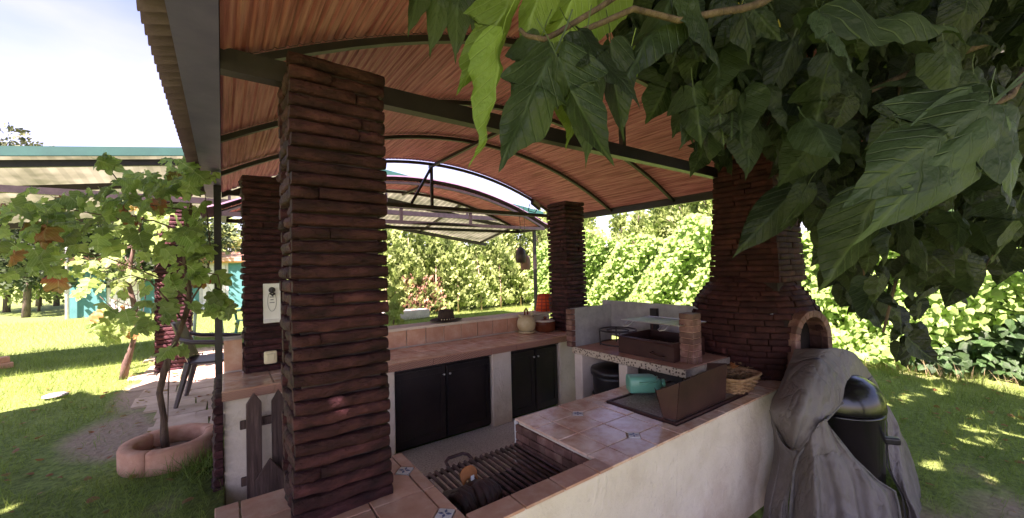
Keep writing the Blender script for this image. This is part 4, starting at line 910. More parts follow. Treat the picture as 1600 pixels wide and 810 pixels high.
# left and upper cloth
A = [P3([(1240, 546, 2.95), (1285, 545, 2.78), (1332, 552, 2.85), (1362, 588, 2.9)]),
     P3([(1226, 580, 2.82), (1262, 585, 2.60), (1312, 596, 2.62), (1352, 600, 2.82)]),
     P3([(1213, 612, 2.72), (1250, 625, 2.50), (1292, 632, 2.52), (1333, 612, 2.66)]),
     P3([(1203, 638, 2.66), (1240, 652, 2.46), (1272, 665, 2.46), (1296, 652, 2.50)]),
     P3([(1212, 668, 2.66), (1235, 690, 2.50), (1256, 690, 2.46), (1270, 680, 2.46)]),
     P3([(1228, 695, 2.66), (1238, 702, 2.56), (1246, 703, 2.50), (1254, 700, 2.47)])]
o = MB().loft(A, sub=4, amp=.010, fr=5, seed=3, crease=.006, fold=.016, nf=2.5).build('hood_cloth', m_tarp, cv, smooth=True); solid(o, .003)
# front skirt below the zip
Bq = [P3([(1252, 700, 2.52), (1268, 680, 2.44), (1287, 655, 2.44), (1294, 662, 2.46), (1299, 672, 2.48)]),
      P3([(1243, 722, 2.50), (1268, 716, 2.38), (1296, 700, 2.40), (1320, 704, 2.42), (1334, 716, 2.45)]),
      P3([(1238, 748, 2.48), (1268, 748, 2.34), (1302, 740, 2.36), (1345, 742, 2.36), (1372, 752, 2.40)]),
      P3([(1235, 775, 2.46), (1268, 780, 2.32), (1310, 778, 2.32), (1352, 772, 2.32), (1398, 768, 2.36)]),
      P3([(1233, 800, 2.46), (1268, 806, 2.30), (1312, 805, 2.28), (1360, 800, 2.28), (1404, 792, 2.32)]),
      P3([(1232, 838, 2.44), (1268, 845, 2.28), (1314, 842, 2.24), (1366, 838, 2.24), (1410, 832, 2.28)])]
o = MB().loft(Bq, sub=4, amp=.012, fr=5, seed=9, crease=.008, fold=.042, nf=3.5).build('front_skirt', m_tarp, cv, smooth=True); solid(o, .003)
# left strip beside the zip
Cq = [P3([(1203, 640, 2.68), (1212, 672, 2.62), (1232, 702, 2.56), (1252, 700, 2.52)]),
      P3([(1210, 690, 2.72), (1216, 712, 2.64), (1230, 728, 2.56), (1243, 724, 2.50)]),
      P3([(1206, 730, 2.70), (1212, 750, 2.62), (1224, 760, 2.54), (1238, 752, 2.48)]),
      P3([(1196, 775, 2.66), (1206, 785, 2.58), (1220, 790, 2.50), (1234, 785, 2.46)]),
      P3([(1188, 830, 2.62), (1202, 840, 2.54), (1218, 845, 2.48), (1233, 840, 2.44)])]
o = MB().loft(Cq, sub=4, amp=.010, fr=6, seed=5, crease=.006, fold=.026, nf=2).build('side_skirt', m_tarp, cv, smooth=True); solid(o, .003)
# right side and back cloth
Dq = [P3([(1332, 552, 2.88), (1352, 574, 3.0), (1364, 590, 3.1), (1370, 600, 3.25)]),
      P3([(1358, 588, 2.95), (1374, 618, 3.0), (1382, 640, 3.1), (1388, 645, 3.3)]),
      P3([(1380, 634, 2.90), (1400, 662, 2.9), (1412, 690, 3.0), (1418, 700, 3.2)]),
      P3([(1384, 680, 2.82), (1404, 712, 2.78), (1424, 735, 2.85), (1432, 745, 3.1)]),
      P3([(1387, 730, 2.74), (1408, 756, 2.66), (1430, 775, 2.72), (1440, 785, 3.0)]),
      P3([(1410, 775, 2.62), (1425, 800, 2.58), (1440, 812, 2.62), (1452, 810, 2.9)]),
      P3([(1418, 830, 2.60), (1430, 840, 2.55), (1446, 842, 2.58), (1458, 840, 2.8)])]
o = MB().loft(Dq, sub=4, amp=.010, fr=6, seed=14, crease=.008, fold=.03, nf=2.5).build('right_skirt', m_tarp, cv, smooth=True); solid(o, .003)
for pts, nm in (([b[-1] for b in Bq], 'hem'), ([a[-1] for a in A], 'hem'), ([d[0] for d in Dq], 'hem')):
    MB().tube(pts, .007, 6).build(nm, m_tarp2, cv, smooth=True)
zp = P3([(1296, 651, 2.475), (1278, 670, 2.43), (1262, 692, 2.46), (1247, 712, 2.47), (1240, 740, 2.44), (1236, 780, 2.42), (1233, 830, 2.40)])
MB().tube([p+Vector((0, 0, .004*math.sin(i*2))) for i, p in enumerate(zp)], .008, 6).build('zip', m_tarp2, cv, smooth=True)

# ================================================================ LEFT GARDEN
pv = bpy.data.objects.new('patio_paving', None); COL.objects.link(pv); pv['kind'] = 'structure'; pv.location = (0, 6, .18)
rr_ = random.Random(5)
y = 4.62
while y < 9.4:
    hh = rr_.uniform(.26, .42); x = -.62-.30*sm((y-5)/2)+rr_.uniform(-.10, .10)-(.05 if y > 7 else 0)
    while x < 2.2:
        w = rr_.uniform(.28, .5)
        cx, cy = x+w/2, y+hh/2; j = lambda: rr_.uniform(-.012, .012)
        g0 = max(gz(cx, cy), gz(x, y), gz(x+w, y+hh))
        o = MB().prism([(x+.007+j(), y+.007+j()), (x+w-.007+j(), y+.007+j()), (x+w-.007+j(), y+hh-.007+j()), (x+.007+j(), y+hh-.007+j())], g0-.04, g0+.016+rr_.uniform(0, .006)).build('paving_stone', m_pave, pv)
        x += w
    y += hh
# ring planter
pcx, pcy = -.335, 4.10; pz0 = gz(pcx, pcy)
pt = thing('ring_planter', (pcx, pcy, pz0), 'round pink concrete ring planter in the grass at the foot of the grape vine', 'planter')
for a0, a1 in ((.25, 2.15), (2.17, 4.3), (4.32, 6.51)):
    mb = MB(); n = 16; pf = [(.290, -.03), (.298, .03), (.300, .145), (.292, .162), (.255, .166), (.222, .162), (.213, .145), (.208, .0)]
    for i in range(n+1):
        a = a0+(a1-a0)*i/n
        for (r, z) in pf:
            q = 1+.006*noise.noise(Vector((a*3, z*9, 1))); mb.v.append((pcx+r*q*math.cos(a), pcy+r*q*math.sin(a), pz0+z+.006*noise.noise(Vector((a*2, 0, 0)))))
    m_ = len(pf); mb.f = [(i*m_+k, i*m_+(k+1) % m_, (i+1)*m_+(k+1) % m_, (i+1)*m_+k) for i in range(n) for k in range(m_)]+[tuple(range(m_))[::-1], tuple(range(n*m_, n*m_+m_))]
    mb.build('ring_segment', m_pink, pt, smooth=True)
MB().lathe([(0, .07), (.15, .065), (.22, .05)], (pcx, pcy, pz0), 24).build('soil', m_dirt, pt, smooth=True)

# ---- leaf templates -------------------------------------------------
LOBED = [(0, 0), (.10, -.10), (.24, -.12), (.40, -.02), (.52, .12), (.62, .30), (.50, .32), (.36, .33), (.30, .40), (.34, .52), (.33, .64), (.25, .76), (.15, .88), (.06, .99), (0, 1.12)]
HEART = [(0, 0), (.10, -.11), (.24, -.12), (.36, -.02), (.42, .12), (.43, .28), (.39, .44), (.31, .60), (.21, .76), (.10, .90), (.04, .98), (0, 1.10)]
def leaf_template(name, half, m, fold=.35, droop=.45, wave=.06, seed=0, serr=.009, rings=(0, .5, 1), asym=0):
    rnd = random.Random(seed); pts = []
    for (a, b_) in zip(half, half[1:]):
        a, b_ = Vector(a), Vector(b_); pts.append(a); md = (a+b_)/2; t = b_-a; nn = Vector((t.y, -t.x)).normalized(); pts.append(md+nn*serr*(1 if rnd.random() < .8 else -.5))
    pts.append(Vector(half[-1])); vs = []; uv = []; fs = []; n = len(pts); R = len(rings)
    def h(x, y): return -fold*abs(x)**1.2*.6*(1+asym*(1 if x > 0 else -1))-droop*max(0, y)**2*.45+wave*noise.noise(Vector((x*4, y*4, seed*2.3)))+wave*.35*abs(x)*math.sin(y*30+seed)
    for side in (1, -1):
        k0 = len(vs)
        for p in pts:
            sp = Vector((0, min(max(p.y*.92+.04, .0), 1.1)))
            if p is pts[-1]: sp = p
            for r in rings:
                q = sp.lerp(p, r); x, y = q.x*side, q.y; vs.append((x, y, h(x, y))); uv.append((x, y))
        for i in range(n-1):
            for k in range(R-1):
                a = k0+i*R+k; f = (a, a+1, a+R+1, a+R); fs.append(f if side == 1 else f[::-1])
    # petiole
    return vs, fs, uv
def leaf_mesh(name, half, m, petiole=.35, **kw):
    vs, fs, uv = leaf_template(name, half, m, **kw)
    me = bpy.data.meshes.new(name); k = len(vs)
    w = .012
    vs2 = vs+[(-w, .0, -.004), (w, 0, -.004), (w, -petiole*.6, .05), (-w, -petiole*.6, .05), (w, -petiole, .14), (-w, -petiole, .14)]
    fs2 = fs+[(k, k+1, k+2, k+3), (k+3, k+2, k+4, k+5)] if petiole else fs
    me.from_pydata(vs2, [], fs2); u = me.uv_layers.new(name='uv')
    uvs = uv+[(0, 0)]*6
    u.data.foreach_set('uv', [c for l in me.loops for c in uvs[l.vertex_index]])
    me.polygons.foreach_set('use_smooth', [True]*len(me.polygons)); me.materials.append(m); me.update(); return me
def leaf_mat(base, tip, nrm):
    y = (tip-base); L = y.length; y.normalize(); z = (nrm-y*nrm.dot(y)).normalized(); x = y.cross(z); return Matrix((x, y, z)).transposed(), L
def put_leaf(me, parent, base, tip, nrm, width=1, name='leaf'):
    Rm, L = leaf_mat(base, tip, nrm); o = bpy.data.objects.new(name, me); COL.objects.link(o)
    M4 = (Rm @ Matrix.Diagonal((L*width, L, L))).to_4x4(); M4.translation = base; o.parent = parent; o.matrix_parent_inverse = parent.matrix_basis.inverted(); o.matrix_basis = M4; return o
# ---- grape vine -------------------------------------------------------
GRAPE = [(0, 0), (.10, -.16), (.26, -.20), (.34, -.08), (.50, -.02), (.60, .16), (.46, .26), (.40, .34), (.56, .50), (.56, .66), (.38, .68), (.26, .66), (.22, .84), (.12, .96), (0, 1.05)]
vine_me = [leaf_mesh('grape_leaf', GRAPE, m_vineleaf, fold=.5, droop=.5, wave=.14, seed=i, rings=(0, .55, 1)) for i in range(5)]
dry_me = [leaf_mesh('dry_grape_leaf', GRAPE, m_vinedry, fold=.9, droop=.9, wave=.3, seed=20+i, rings=(0, .55, 1)) for i in range(2)]
def vine(loc, trunk, canes, nleaf, clusters, label, size=(.085, .155), group='grape vines on the pergola', r0=.026):
    t = thing('grape_vine', loc, label, 'vine', group)
    mb = MB(); n = len(trunk); mb.tube([Vector(p)+noise.noise_vector(Vector(p)*5)*.012 for p in trunk], [r0*(1-.55*i/(n-1))*(1+.15*math.sin(i*2)) for i in range(n)], 9); mb.build('trunk', m_bark, t, smooth=True)
    for c in canes:
        mb = MB(); mb.tube([Vector(p) for p in c], .007, 6, r2=.003); mb.build('cane', m_bark, t, smooth=True)
    tot = sum(c[-1] for c in clusters)
    ml = []
    for (cx, cy, d, rx, ry, rd, w) in clusters:
        for _ in range(int(nleaf*.55*w/tot)):
            a, b_, c = (random.gauss(0, .5) for _ in range(3)); ml.append((dp(cx+a*rx, cy+b_*ry, d+c*rd), random.uniform(.05, .10)))
    tv, tf, tu = leaf_template('g', GRAPE, None, fold=.6, droop=.6, wave=.15, seed=2, rings=(0, 1)); n_ = len(ml)
    mass('small_leaves', tv, tf, mats_from(rn(n_, .6)+np.array([0, 0, -.6]), rn(n_, .5)+np.array([-.45, -.55, .75]), np.array([q[1] for q in ml])), np.array([list(q[0]) for q in ml]), m_vineleaf, t, tu, kind='stuff')
    for (cx, cy, d, rx, ry, rd, w) in clusters:
        for _ in range(int(nleaf*w/tot)):
            while True:
                a, b_, c = (random.uniform(-1, 1) for _ in range(3))
                if a*a+b_*b_ < 1: break
            p = dp(cx+a*rx, cy+b_*ry, d+c*rd); L = random.uniform(*size)
            dr = Vector((random.uniform(-1, 1), random.uniform(-1, 1), random.uniform(-1.1, -.1))).normalized()
            nr = (Vector((-.45, -.55, .75))+Vector([random.uniform(-.6, .6) for _ in range(3)])).normalized()
            put_leaf(random.choice(dry_me if random.random() < .10 else vine_me), t, p, p+dr*L, nr, random.uniform(.8, 1.05))
    return t
D = 3.12
tr = [dp(x, y, D+e) for x, y, e in ((258, 706, 0), (257, 680, 0), (256, 650, .01), (250, 615, 0), (256, 580, -.02), (266, 550, 0), (281, 515, .02), (293, 480, 0), (296, 450, 0), (288, 410, .03), (292, 360, .05), (300, 320, .05))]
cn_ = [[dp(*q) for q in c] for c in (
    [(293, 470, 3.1), (262, 440, 3.0), (225, 425, 2.95), (160, 400, 2.9), (90, 390, 2.9)],
    [(292, 365, 3.1), (240, 345, 3.0), (180, 340, 2.9), (95, 325, 2.85), (35, 318, 2.8)],
    [(300, 330, 3.1), (230, 320, 3.0), (190, 290, 2.95), (166, 258, 2.9)],
    [(292, 480, 3.1), (318, 440, 3.2), (330, 400, 3.25), (320, 300, 3.3)],
    [(266, 550, 3.1), (263, 610, 3.08), (262, 660, 3.1)],
    [(285, 500, 3.1), (262, 470, 3.0), (235, 440, 2.95), (205, 430, 2.9), (170, 440, 2.9)],
    [(296, 420, 3.1), (340, 430, 3.15), (350, 470, 3.2)])]
CL = [(262, 330, 3.05, 75, 78, .35, 54), (290, 420, 3.1, 55, 60, .3, 26), (250, 272, 3.0, 55, 26, .25, 17), (110, 325, 2.9, 120, 34, .35, 46), (30, 350, 2.85, 80, 48, .35, 30), (110, 372, 2.9, 75, 26, .3, 14),
      (215, 480, 3.0, 60, 30, .3, 13), (345, 460, 3.2, 25, 40, .15, 7), (163, 247, 2.9, 13, 13, .05, 4), (90, 423, 2.9, 90, 12, .3, 8), (283, 540, 3.1, 20, 30, .1, 3)]
vine((pcx, pcy, pz0), tr, cn_, 190, CL, 'leafy grape vine with drying red leaves climbing from the pink ring planter')
D2 = 5.5
tr2 = [dp(x, y, D2) for x, y in ((192, 596), (196, 570), (207, 540), (214, 510), (212, 480), (200, 440), (206, 400), (215, 360), (225, 320))]
c2 = [[dp(*q) for q in c] for c in ([(199, 590, 5.45), (210, 540, 5.4), (222, 500, 5.4), (228, 460, 5.4)],)]
rv = random.Random(3)
for k in range(46):
    x, y = rv.uniform(180, 230), rv.uniform(385, 520); dx, dy = rv.uniform(-38, 38), rv.uniform(-45, 30)
    c2.append([dp(x, y, 5.5), dp(x+dx*.5+rv.uniform(-8, 8), y+dy*.4, 5.5+rv.uniform(-.2, .2)), dp(x+dx, y+dy, 5.5+rv.uniform(-.3, .3))])
vine((-1.07, 7.4, .18), tr2, c2, 70, [(190, 505, 5.4, 60, 25, .4, 20), (160, 430, 5.4, 80, 30, .4, 24), (215, 350, 5.4, 70, 40, .4, 26)], 'sparse grape vine with bare tangled canes at the edge of the paving, further back', size=(.12, .2), r0=.04)

# ---- chairs and tables --------------------------------------------------
def chair(loc, rz, m, label, cat='chair', group='resin garden chairs on the paving'):
    t = thing('garden_chair', loc, label, cat, group); Rz = Matrix.Rotation(rz, 3, 'Z'); L0 = Vector(loc)
    def P(x, y, z): return L0+Rz @ Vector((x, y, z))
    o = MB().loft([[P(x, y, .43+.02*(abs(x)/.22)**2-.012*(1-(y/.22)**2)) for x in (-.23, -.12, 0, .12, .23)] for y in (-.22, -.1, 0, .12, .22)], sub=1).build('seat', m, t, smooth=True); solid(o, .02)
    o = MB().loft([[P(x*(1-.12*h), -.21-.14*h+.05*(1-(x/.22)**2)*-1+.03, .44+.44*h) for x in (-.23, -.15, -.05, .05, .15, .23)] for h in (.0, .25, .5, .75, 1)], sub=1).build('backrest', m, t, smooth=True); solid(o, .018)
    for s in (-1, 1):
        MB().tube([P(s*.225, .20, .45), P(s*.25, .235, .22), P(s*.265, .26, 0)], [.034, .026, .02], 6).build('leg', m, t)
        MB().tube([P(s*.215, -.2, .45), P(s*.235, -.25, .22), P(s*.25, -.30, 0)], [.036, .028, .02], 6).build('leg', m, t)
        MB().tube([P(s*.24, -.28, .72), P(s*.285, -.16, .68), P(s*.295, .08, .655), P(s*.28, .21, .64), P(s*.245, .22, .45)], [.02, .024, .027, .025, .022], 7).build('armrest', m, t, smooth=True)
    return t
g1 = lambda x, y: gz(x, y)+.02
chair((-.08, 5.72, g1(-.1, 5.7)), -PI/2-.12, m_chair, 'dark brown resin armchair beside the round table, half behind the black post')
chair((.55, 9.9, g1(.5, 9.9)), .5, m_tealchair, 'dark green resin armchair beside the pale table in front of the turquoise wall')
def table(loc, r, m, label):
    t = thing('garden_table', loc, label, 'table'); x, y, z = loc
    MB().lathe([(0, .70), (r-.03, .70), (r, .705), (r, .73), (r-.01, .735), (0, .735)], loc, 36).build('tabletop', m, t, smooth=True)
    for k in range(4): a = PI/4+PI/2*k; MB().tube([(x+r*.6*math.cos(a), y+r*.6*math.sin(a), z+.7), (x+r*.72*math.cos(a), y+r*.72*math.sin(a), z)], .022, 8).build('leg', m, t, smooth=True)
table((.72, 6.0, g1(.7, 6.0)), .52, m_chair, 'round dark resin table beside the brown armchair')
table((-.25, 10.9, g1(0, 10.9)), .5, mat('pale_green_resin', (.35, .5, .42), (.42, .56, .48), rough=.4, bump=0), 'pale green resin table standing on the far paving')
# small dish, red blocks, concrete slab
fr = thing('plastic_dish', (-1.6, 7.0, .19), 'small pale plastic dish lying upside down in the left lawn', 'dish')
MB().lathe([(.11, .0), (.105, .015), (.08, .025), (0, .027)], (-1.6, 7.0, .21), 24).build('dish', m_concrete, fr, smooth=True)
rb = thing('red_brick_stack', (-3.6, 9.9, .18), 'two weathered pink bricks lying in the lawn at the far left', 'bricks')
p_ = dp(3, 562, 6.3)
for k in range(2): bevel(MB().box((p_.x-.05*k, p_.y+.03*k, gz(p_.x, p_.y)+.05+.09*k), (.22, .11, .085), rz=.4+.2*k).build('brick', m_pink, rb), .006)
cs = thing('concrete_slab', (4.9, 11.2, .1), 'low pale concrete slab lying on the lawn in front of the conifer hedge', 'slab')
q = dp(632, 495, 12.2); bevel(MB().box((q.x, q.y, .22), (1.3, .8, .26), rz=.2).build('slab', m_slab, cs), .02)

# ================================================================ FAR LEFT: BUILDING AND TREES
bd = thing('turquoise_outhouse', (-1.6, 21, 0), 'low turquoise outhouse with ochre eaves behind the lawn, seen between the trees', 'building')
for x0, x1 in ((-4.3, -3.35), (-2.45, -.75), (.2, 1.9)): MB().box(((x0+x1)/2, 20.1, 1.0), (x1-x0, .15, 2.1)).build('wall', m_bldg, bd)
for x0, x1 in ((-3.35, -2.45), (-.75, .2)):
    MB().box(((x0+x1)/2, 20.13, 1.0), (x1-x0, .06, 2.1)).build('door', m_white, bd)
    for k in range(5): MB().box((x0+(x1-x0)*(k+.5)/5, 20.09, 1.0), (.012, .02, 1.9)).build('door_board', m_concrete, bd)
MB().box((-1.2, 19.95, 2.12), (6.6, .12, .2)).build('eaves_board', m_ochre, bd)
MB().box((-1.2, 21.3, 2.35), (6.8, 3.0, .16), mtx=Matrix.Rotation(.12, 3, 'X')).build('roof', m_tile_m, bd)
MB().box((-1.2, 21.4, 1.0), (6.1, 2.4, 2.1)).build('rear_wall', m_bldg, bd)
q = dp(105, 505, 13.5)
lp = thing('metal_pole', (q.x, q.y, .18), 'slim grey metal pole standing in the far left lawn', 'pole'); MB().tube([(q.x, q.y, .1), (q.x, q.y, 2.6)], .055, 10).build('shaft', m_alu, lp); MB().lathe([(.06, 0), (.03, .04), (0, .05)], (q.x, q.y, 2.6), 10).build('cap', m_alu, lp)

SPR_V = [(0, 0, 0), (.05, .25, .02), (0, .6, .05), (-.05, .25, -.02), (.22, .42, .08), (.10, .26, .0), (-.22, .45, -.06), (-.10, .28, 0), (.17, .72, .03), (-.15, .75, -.03), (0, 1, .06)]
SPR_F = [(0, 1, 2, 3), (1, 4, 2), (3, 2, 6), (2, 8, 10), (2, 10, 9)]
LEAF_V = [(0, 0, 0), (.38, .08, -.10), (.42, .42, -.13), (0, .45, .03), (-.38, .08, -.10), (-.42, .42, -.13), (0, 1.05, -.12), (.2, .78, -.1), (-.2, .78, -.1)]
LEAF_F = [(0, 1, 2, 3), (0, 3, 5, 4), (3, 2, 7, 6), (3, 6, 8, 5)]
def tree(name, base, h, crown, n, m, label, group, tr_r=.12, spr=(.3, .55), clumps=14, tall=False, bark=None):
    base = Vector(base); t = thing(name, base, label, 'tree', group)
    cx, cy, cz, rx, rz = crown; rnd = random.Random(int(abs(base.x*31+base.y*17)))
    pts = [base+Vector((0, 0, -.1)), base+Vector((.05, .03, h*.35)), Vector((cx, cy, base.z+h*.7)), Vector((cx, cy, cz+rz*.5))]
    mb = MB().tube(pts, [tr_r, tr_r*.8, tr_r*.6, tr_r*.2], 8); mb.build('trunk', bark or m_bark2, t, smooth=True)
    lm = MB()
    for k in range(7):
        a = rnd.uniform(0, 2*PI); s = Vector((cx, cy, cz-rz*.5+k*rz*.15)); e = s+Vector((math.cos(a)*rx*.8, math.sin(a)*rx*.8, rz*.35)); lm.tube([s, s.lerp(e, .5)+Vector((0, 0, .1)), e], tr_r*.35, 6, r2=.015)
    lm.build('limbs', bark or m_bark2, t, smooth=True)
    C = []
    for k in range(clumps):
        while True:
            v = Vector([rnd.uniform(-1, 1) for _ in range(3)])
            if v.length < 1: break
        tp = 1-.75*max(0, (v.z+1)/2)**1.3 if tall else 1
        C.append((cx+v.x*rx*.8*tp, cy+v.y*rx*.8*tp, cz+v.z*rz*.85, rx*rnd.uniform(.3, .5)*(.6+.4*tp)))
    C = np.array(C); k = RNG.integers(0, len(C), n); dv = rn(n); dv /= np.linalg.norm(dv, axis=1, keepdims=True); rad_ = RNG.uniform(.35, 1, (n, 1))**.6*C[k, 3:4]
    P = C[k, :3]+dv*rad_*np.array([1, 1, 1.25 if tall else .8])
    yd = dv*.7+rn(n, .4)+np.array([0, 0, .7 if tall else .1]); Rm = mats_from(yd, rn(n), RNG.uniform(spr[0], spr[1], n))
    mass('foliage', SPR_V, SPR_F, Rm, P, m, t, kind='stuff'); return t
def on(px, d): q = EYE+ray(px, 430)*d; return q.x, q.y
def tpx(name, px, d, top, rx, m, label, group, n=1800, bot=.25, **kw):
    x, y = on(px, d); zt = H+(433-.024*px*1.0-top+10)/FPX*d; z0 = gz(x, y); zb = z0+(zt-z0)*bot; cz = (zt+zb)/2; return tree(name, (x, y, z0), (zt-z0)*.8, (x, y, cz, rx, (zt-zb)/2), n, m, label, group, **kw)
GT = 'trees beyond the far left lawn'
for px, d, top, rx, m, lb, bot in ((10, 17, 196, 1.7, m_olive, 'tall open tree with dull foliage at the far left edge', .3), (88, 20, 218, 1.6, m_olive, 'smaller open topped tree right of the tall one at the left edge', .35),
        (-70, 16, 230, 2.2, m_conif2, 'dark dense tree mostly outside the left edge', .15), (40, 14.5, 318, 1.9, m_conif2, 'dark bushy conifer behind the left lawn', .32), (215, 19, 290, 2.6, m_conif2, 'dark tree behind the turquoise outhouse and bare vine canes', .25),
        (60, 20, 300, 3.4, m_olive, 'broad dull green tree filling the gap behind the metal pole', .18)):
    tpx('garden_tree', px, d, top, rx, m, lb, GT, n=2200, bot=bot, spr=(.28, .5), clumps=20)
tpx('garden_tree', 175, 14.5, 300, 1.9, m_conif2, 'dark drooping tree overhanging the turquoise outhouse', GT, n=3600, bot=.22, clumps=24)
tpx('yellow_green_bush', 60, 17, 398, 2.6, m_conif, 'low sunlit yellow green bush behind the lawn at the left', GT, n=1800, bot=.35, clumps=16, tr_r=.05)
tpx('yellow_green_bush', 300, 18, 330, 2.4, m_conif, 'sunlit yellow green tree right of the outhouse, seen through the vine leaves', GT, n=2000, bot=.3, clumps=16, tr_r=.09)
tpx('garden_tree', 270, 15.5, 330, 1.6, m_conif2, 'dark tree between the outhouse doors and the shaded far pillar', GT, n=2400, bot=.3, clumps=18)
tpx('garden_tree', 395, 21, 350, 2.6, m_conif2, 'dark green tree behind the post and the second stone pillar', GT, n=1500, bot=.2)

# ================================================================ HEDGES
# conifer hedge along the far side
ch = thing('conifer_hedge', (7, 12.4, 0), 'tall sunlit conifer hedge with bare trunks and a dry brown patch beyond the counter', 'hedge')
n = 15000; xx = RNG.uniform(1.5, 12.5, n); top = 3.3+.3*np.sin(xx*1.9)+.25*np.sin(xx*4.3+1)+.15*np.sin(xx*9); u = RNG.uniform(0, 1, n)**.8
zz = .15+u*(top-.15); dep = RNG.uniform(0, 1, n); yy = 12.0+.55*dep+.22*np.sin(xx*3.1+zz*2.3)+.15*np.sin(xx*7+zz*5)+.15*u
brown = (np.abs(xx-5.25) < .75) & (zz < 1.25) & (RNG.random(n) < .5)
P = np.stack([xx, yy, zz], 1); yd = np.stack([RNG.normal(0, .5, n), RNG.normal(-.35, .4, n), RNG.uniform(.15, 1.2, n)], 1)
Rm = mats_from(yd, np.array([0, -1, .3])+rn(n, .5), RNG.uniform(.18, .40, n))
mass('foliage', SPR_V, SPR_F, Rm[~brown], P[~brown], m_conif, ch, kind='stuff')
mass('dry_foliage', SPR_V, SPR_F, Rm[brown]*.8, P[brown], mat('brown_dead_foliage', (.22, .11, .06), (.36, .2, .12), rough=.9, bump=0, island=True, vary=.35), ch, kind='stuff')
for k in range(12):
    x = 2.3+k*.85+random.uniform(-.1, .1); MB().tube([(x, 12.05+random.uniform(-.05, .2), .05), (x+random.uniform(-.06, .06), 12.15, 1.0), (x+random.uniform(-.1, .1), 12.3, 2.6)], .028, 6, r2=.01).build('stem', m_drystem, ch, smooth=True)
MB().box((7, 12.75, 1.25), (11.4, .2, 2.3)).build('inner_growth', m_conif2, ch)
# cypress trees standing above the right hedge
for i, (x, y, zt, r, n_, m) in enumerate(((9.9, 9.3, 3.6, .55, 1700, m_conif), (10.2, 8.2, 3.45, .42, 700, m_conif), (10.0, 7.4, 3.5, .42, 760, m_conif), (9.9, 6.5, 3.75, .6, 1900, m_conif), (9.8, 5.8, 3.8, .6, 1900, m_conif), (9.8, 5.1, 3.7, .6, 1900, m_conif), (10.0, 10.3, 3.5, .5, 1000, m_conif), (9.6, 11.4, 3.3, .6, 1000, m_conif))):
    lb = ('pale pointed cypress rising just right of the slender far pillar', 'thin see-through conifer top against the sky, left one of two', 'thin see-through conifer top against the sky, right one of two', 'dense bright conifer left in the clump beside the oven chimney', 'dense bright conifer in the middle of the clump beside the chimney', 'dense bright conifer nearest the oven chimney', 'bright conifer directly behind the slender pillar', 'bright conifer left of the slender pillar at the hedge corner')[i]
    tree('cypress_tree', (x, y, .05), zt*.9, (x, y, zt*.6, r, zt*.42), int(n_*1.5), m, lb, 'conifers above the hedges', tr_r=.05, spr=(.16, .34), clumps=26, tall=True)
# leafy hedge along the right
lh = thing('bindweed_hedge', (8.8, 4, 0), 'bright leafy hedge overgrown with climbing heart shaped leaves behind the grill and oven', 'hedge')
n = 27000; yy = RNG.uniform(-4.5, 10.6, n); top = 2.45+.18*np.sin(yy*1.7)+.12*np.sin(yy*4.1); zz = .02+RNG.uniform(0, 1, n)*(top-.02)
bul = .28*np.sin(yy*1.3+zz*1.1)+.18*np.sin(yy*3.7+zz*2.9+2)+.10*np.sin(yy*8+zz*7)
xx = 8.55-bul+RNG.uniform(0, .45, n)-.35*np.clip(.5-zz, 0, .5); P = np.stack([xx, yy, zz], 1)
yd = np.stack([RNG.normal(-.5, .35, n), RNG.normal(0, .5, n), RNG.normal(-.6, .4, n)], 1); Rm = mats_from(yd, np.array([-.75, -.25, .65])+rn(n, .38), RNG.uniform(.07, .13, n))
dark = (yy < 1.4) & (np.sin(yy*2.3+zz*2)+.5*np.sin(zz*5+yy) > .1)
uv9 = [(v[0], v[1]) for v in LEAF_V]
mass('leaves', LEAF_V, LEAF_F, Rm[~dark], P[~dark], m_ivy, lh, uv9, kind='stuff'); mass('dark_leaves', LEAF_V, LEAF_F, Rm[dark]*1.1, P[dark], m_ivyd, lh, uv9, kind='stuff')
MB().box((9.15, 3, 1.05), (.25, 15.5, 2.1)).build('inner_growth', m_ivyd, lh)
# pale dry stems and grasses at the foot of the hedge
n = 260; yy = RNG.uniform(-.5, 1.9, n); P = np.stack([8.05+RNG.normal(0, .12, n), yy, np.full(n, -.1)], 1); 
BL_V = [(-.012, 0, 0), (.012, 0, 0), (.010, .5, .04), (-.010, .5, .04), (0, 1, .22)]; BL_F = [(0, 1, 2, 3), (3, 2, 4)]
yd = np.stack([RNG.normal(-.25, .25, n), RNG.normal(0, .3, n), np.ones(n)], 1)
o = mass('dry_grass', BL_V, BL_F, mats_from(yd, rn(n), RNG.uniform(.12, .3, n)), P, m_grassy, None); tag(o, 'pale dry grass tufts standing at the foot of the right hedge', 'dry grass', kind='stuff')
# young saplings against the low wall, seen above it at left
sp = thing('ivy_shoot', (1.75, 4.4, .1), 'green leafy shoot rising just right of the big pillar behind the low wall', 'plant')
MB().tube([(1.62, 4.6, .1), (1.60, 4.6, .8), (1.63, 4.58, 1.35)], .008, 6).build('stem', m_bark, sp, smooth=True)
for k in range(16):
    p = Vector((1.6+random.uniform(-.09, .09), 4.58+random.uniform(-.08, .08), .95+k*.03)); put_leaf(random.choice(vine_me), sp, p, p+Vector((random.uniform(-.5, .5), -.3, -.6)).normalized()*random.uniform(.07, .11), Vector((-.4, -.8, .4)))

